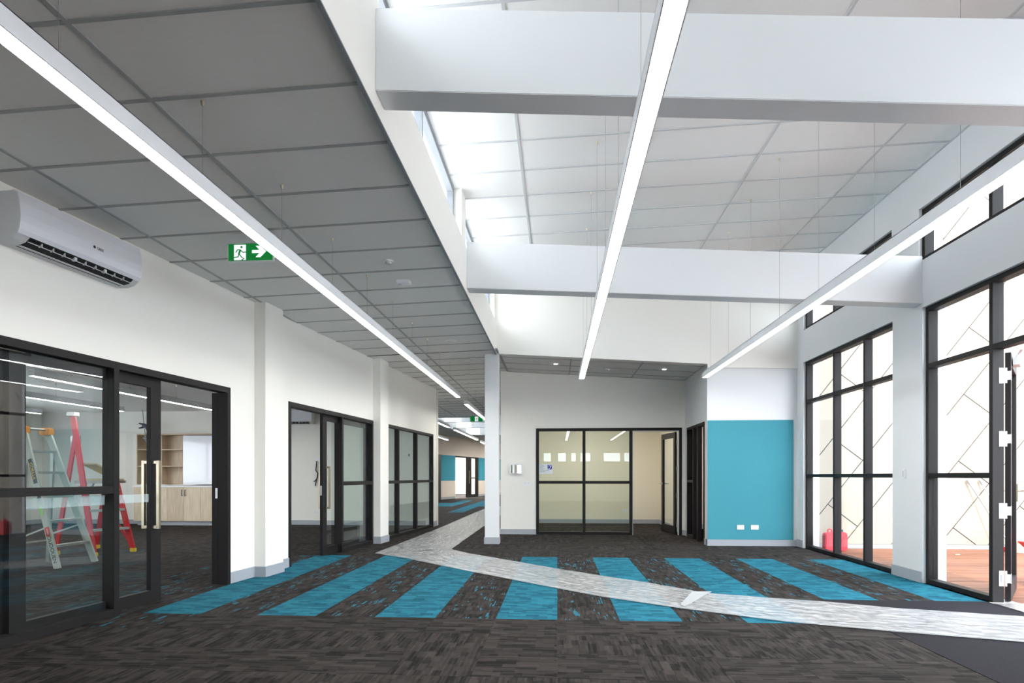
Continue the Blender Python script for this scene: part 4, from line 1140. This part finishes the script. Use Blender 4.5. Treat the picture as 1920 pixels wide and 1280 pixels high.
for q_ in (((-6.85, 9.02, 1.05), F1.lerp(T1, .38)), ((-6.95, 9.02, 1.05), B1.lerp(H1, .5)), ((-6.8, 9.45, 1.05), B2.lerp(H2, .5))): obj('brace_arm', MB().bar(q_[0], q_[1], .018, .018), 'cap', t)
obj('bracket', MB().box(T1.x - .02, T1.x + .13, T1.y - .02, T1.y + .0, 1.62, 1.75), 'alu', t); obj('top_cap', MB().box(T1.x - .06, T1.x + .06, T1.y - .06, T1.y + .06, 2.04, 2.10), 'white', t, bev=.006)

# ================================================================== CABINETS
XL, XD, XR = -9.95, -8.78, -7.35
t = thing('shelf_cabinet', 'pale oak open wall shelf unit above the classroom bench', 'shelf unit', ((XL + XD) / 2, 14.6, .96))
c = MB(); c.box(XL, XL + .02, 14.5, 14.85, .96, 2.16); c.box(XR - .02, XR, 14.5, 14.85, .96, 2.16); c.box(XL, XR, 14.5, 14.85, 2.13, 2.16); c.box(XL, XR, 14.83, 14.85, .96, 2.13)
obj('carcass', c, 'oak', t); obj('divider', MB().box(-9.42, -9.40, 14.62, 14.83, .96, 2.13), 'oak', t); obj('divider', MB().box(XD, XD + .02, 14.52, 14.83, .96, 2.13), 'oak', t)
for z in (1.38, 1.77): obj('shelf', MB().box(XL + .02, XD, 14.52, 14.83, z, z + .022), 'oak', t)
t = thing('whiteboard', 'glossy white sliding board over the right half of the shelf unit', 'whiteboard', (-8.05, 14.48, .97))
obj('board', MB().box(XD, XR, 14.465, 14.49, .975, 2.11), 'white_gloss', t)
obj('board_rail', MB().box(XD, XR, 14.46, 14.495, .962, .975), 'alu', t)
t = thing('base_cabinet', 'pale oak base cabinet with bow handles under a white bench top', 'cabinet', (-8.6, 14.6, 0))
obj('carcass', MB().box(XL + .02, XR, 14.42, 14.85, .10, .90), 'oak', t); obj('toe_kick', MB().box(XL + .05, XR, 14.47, 14.85, 0, .1), 'base', t)
dx = [XL, -9.13, -8.74, -8.35, -7.96, XR]
dx = [XL + .0, -9.54, -9.13, -8.72, -8.31, -7.9, XR]
for i in range(len(dx) - 1):
    dr = obj('door', MB().box(dx[i] + .002, dx[i + 1] - .002, 14.40, 14.42, .105, .895), 'oak', t)
    hx = dx[i + 1] - .04 if i % 2 == 0 else dx[i] + .04
    obj('handle', MB().tube([(hx, 14.40, .83), (hx, 14.372, .83), (hx, 14.372, .70), (hx, 14.40, .70)], .008, 6), 'ink', dr)
o = obj('bench_top', MB().box(XL - .03, XR, 14.385, 14.85, .90, .935), 'white', None, bev=.003); tag(o, 'white bench top over the oak base cabinet', 'bench top')
t = thing('bar_clamp', 'navy blue bar clamp standing on top of the oak shelf unit', 'clamp', (-9.72, 14.47, 2.1))
obj('bar', MB().bar((-9.70, 14.47, 1.98), (-9.78, 14.47, 2.75), .022, .008), 'cap', t)
g = MB(); g.tube([(-9.75, 14.46, 2.36), (-9.66, 14.45, 2.33), (-9.62, 14.45, 2.22)], [.05, .05, .03], 8); g.tube([(-9.76, 14.46, 2.38), (-9.86, 14.46, 2.40)], [.025, .015], 8); g.tube([(-9.76, 14.46, 2.31), (-9.86, 14.46, 2.29)], [.025, .015], 8)
obj('grip', g, 'navy', t, smooth=True); obj('lower_jaw', MB().tube([(-9.76, 14.47, 2.06), (-9.66, 14.45, 2.02), (-9.62, 14.45, 2.08)], [.02, .04, .02], 8), 'cap', t)
# cable, outlets and remote on the classroom back wall
t = thing('hanging_cable', 'black loose cable dangling from a white plate on the classroom wall', 'cable', (-5.5, 14.85, 1.0))
f2 = lambda x_, y_: (lambda a: (lambda r, k: (r[0] * k, 14.82, 1.16 + (892 - y_) / F_PX * k))((CT * a - ST, ST * a + CT), 14.82 / (ST * a + CT)))((x_ - 960) / F_PX)
pts = [f2(*p) for p in ((594, 864), (593, 875), (592, 881), (596, 887), (595, 896), (590, 902), (588, 902))]
obj('cord', MB().tube(pts, .013, 6), 'ink', t); obj('cord', MB().tube([f2(*p) for p in ((596, 887), (594, 897), (592, 905), (591, 911))], .012, 6), 'ink', t)
q = f2(596, 861); obj('cover_plate', MB().box(q[0] - .06, q[0] + .06, 14.835, 14.85, q[2] - .04, q[2] + .04), 'white', t)
q = f2(592.5, 960); outlet(q[0], 14.85, q[2], (0, -1), 'white power outlet on the classroom wall under the hanging cable')
for x_, lab in ((754, 'left white power outlet seen low through the three-lite window'), (765, 'right white power outlet seen low through the three-lite window')):
    q = f2(x_, 961); outlet(q[0], 14.85, q[2], (0, -1), lab)
q = f2(767, 857); t = thing('remote_holder', 'white air conditioner remote in a wall holder behind the three-lite window', 'remote', (q[0], 14.85, q[2] - .09))
obj('remote_body', MB().box(q[0] - .03, q[0] + .03, 14.82, 14.85, q[2] - .09, q[2] + .10), 'white', t, bev=.005); obj('remote_screen', MB().box(q[0] - .02, q[0] + .02, 14.817, 14.82, q[2] + .02, q[2] + .08), 'ink', t)
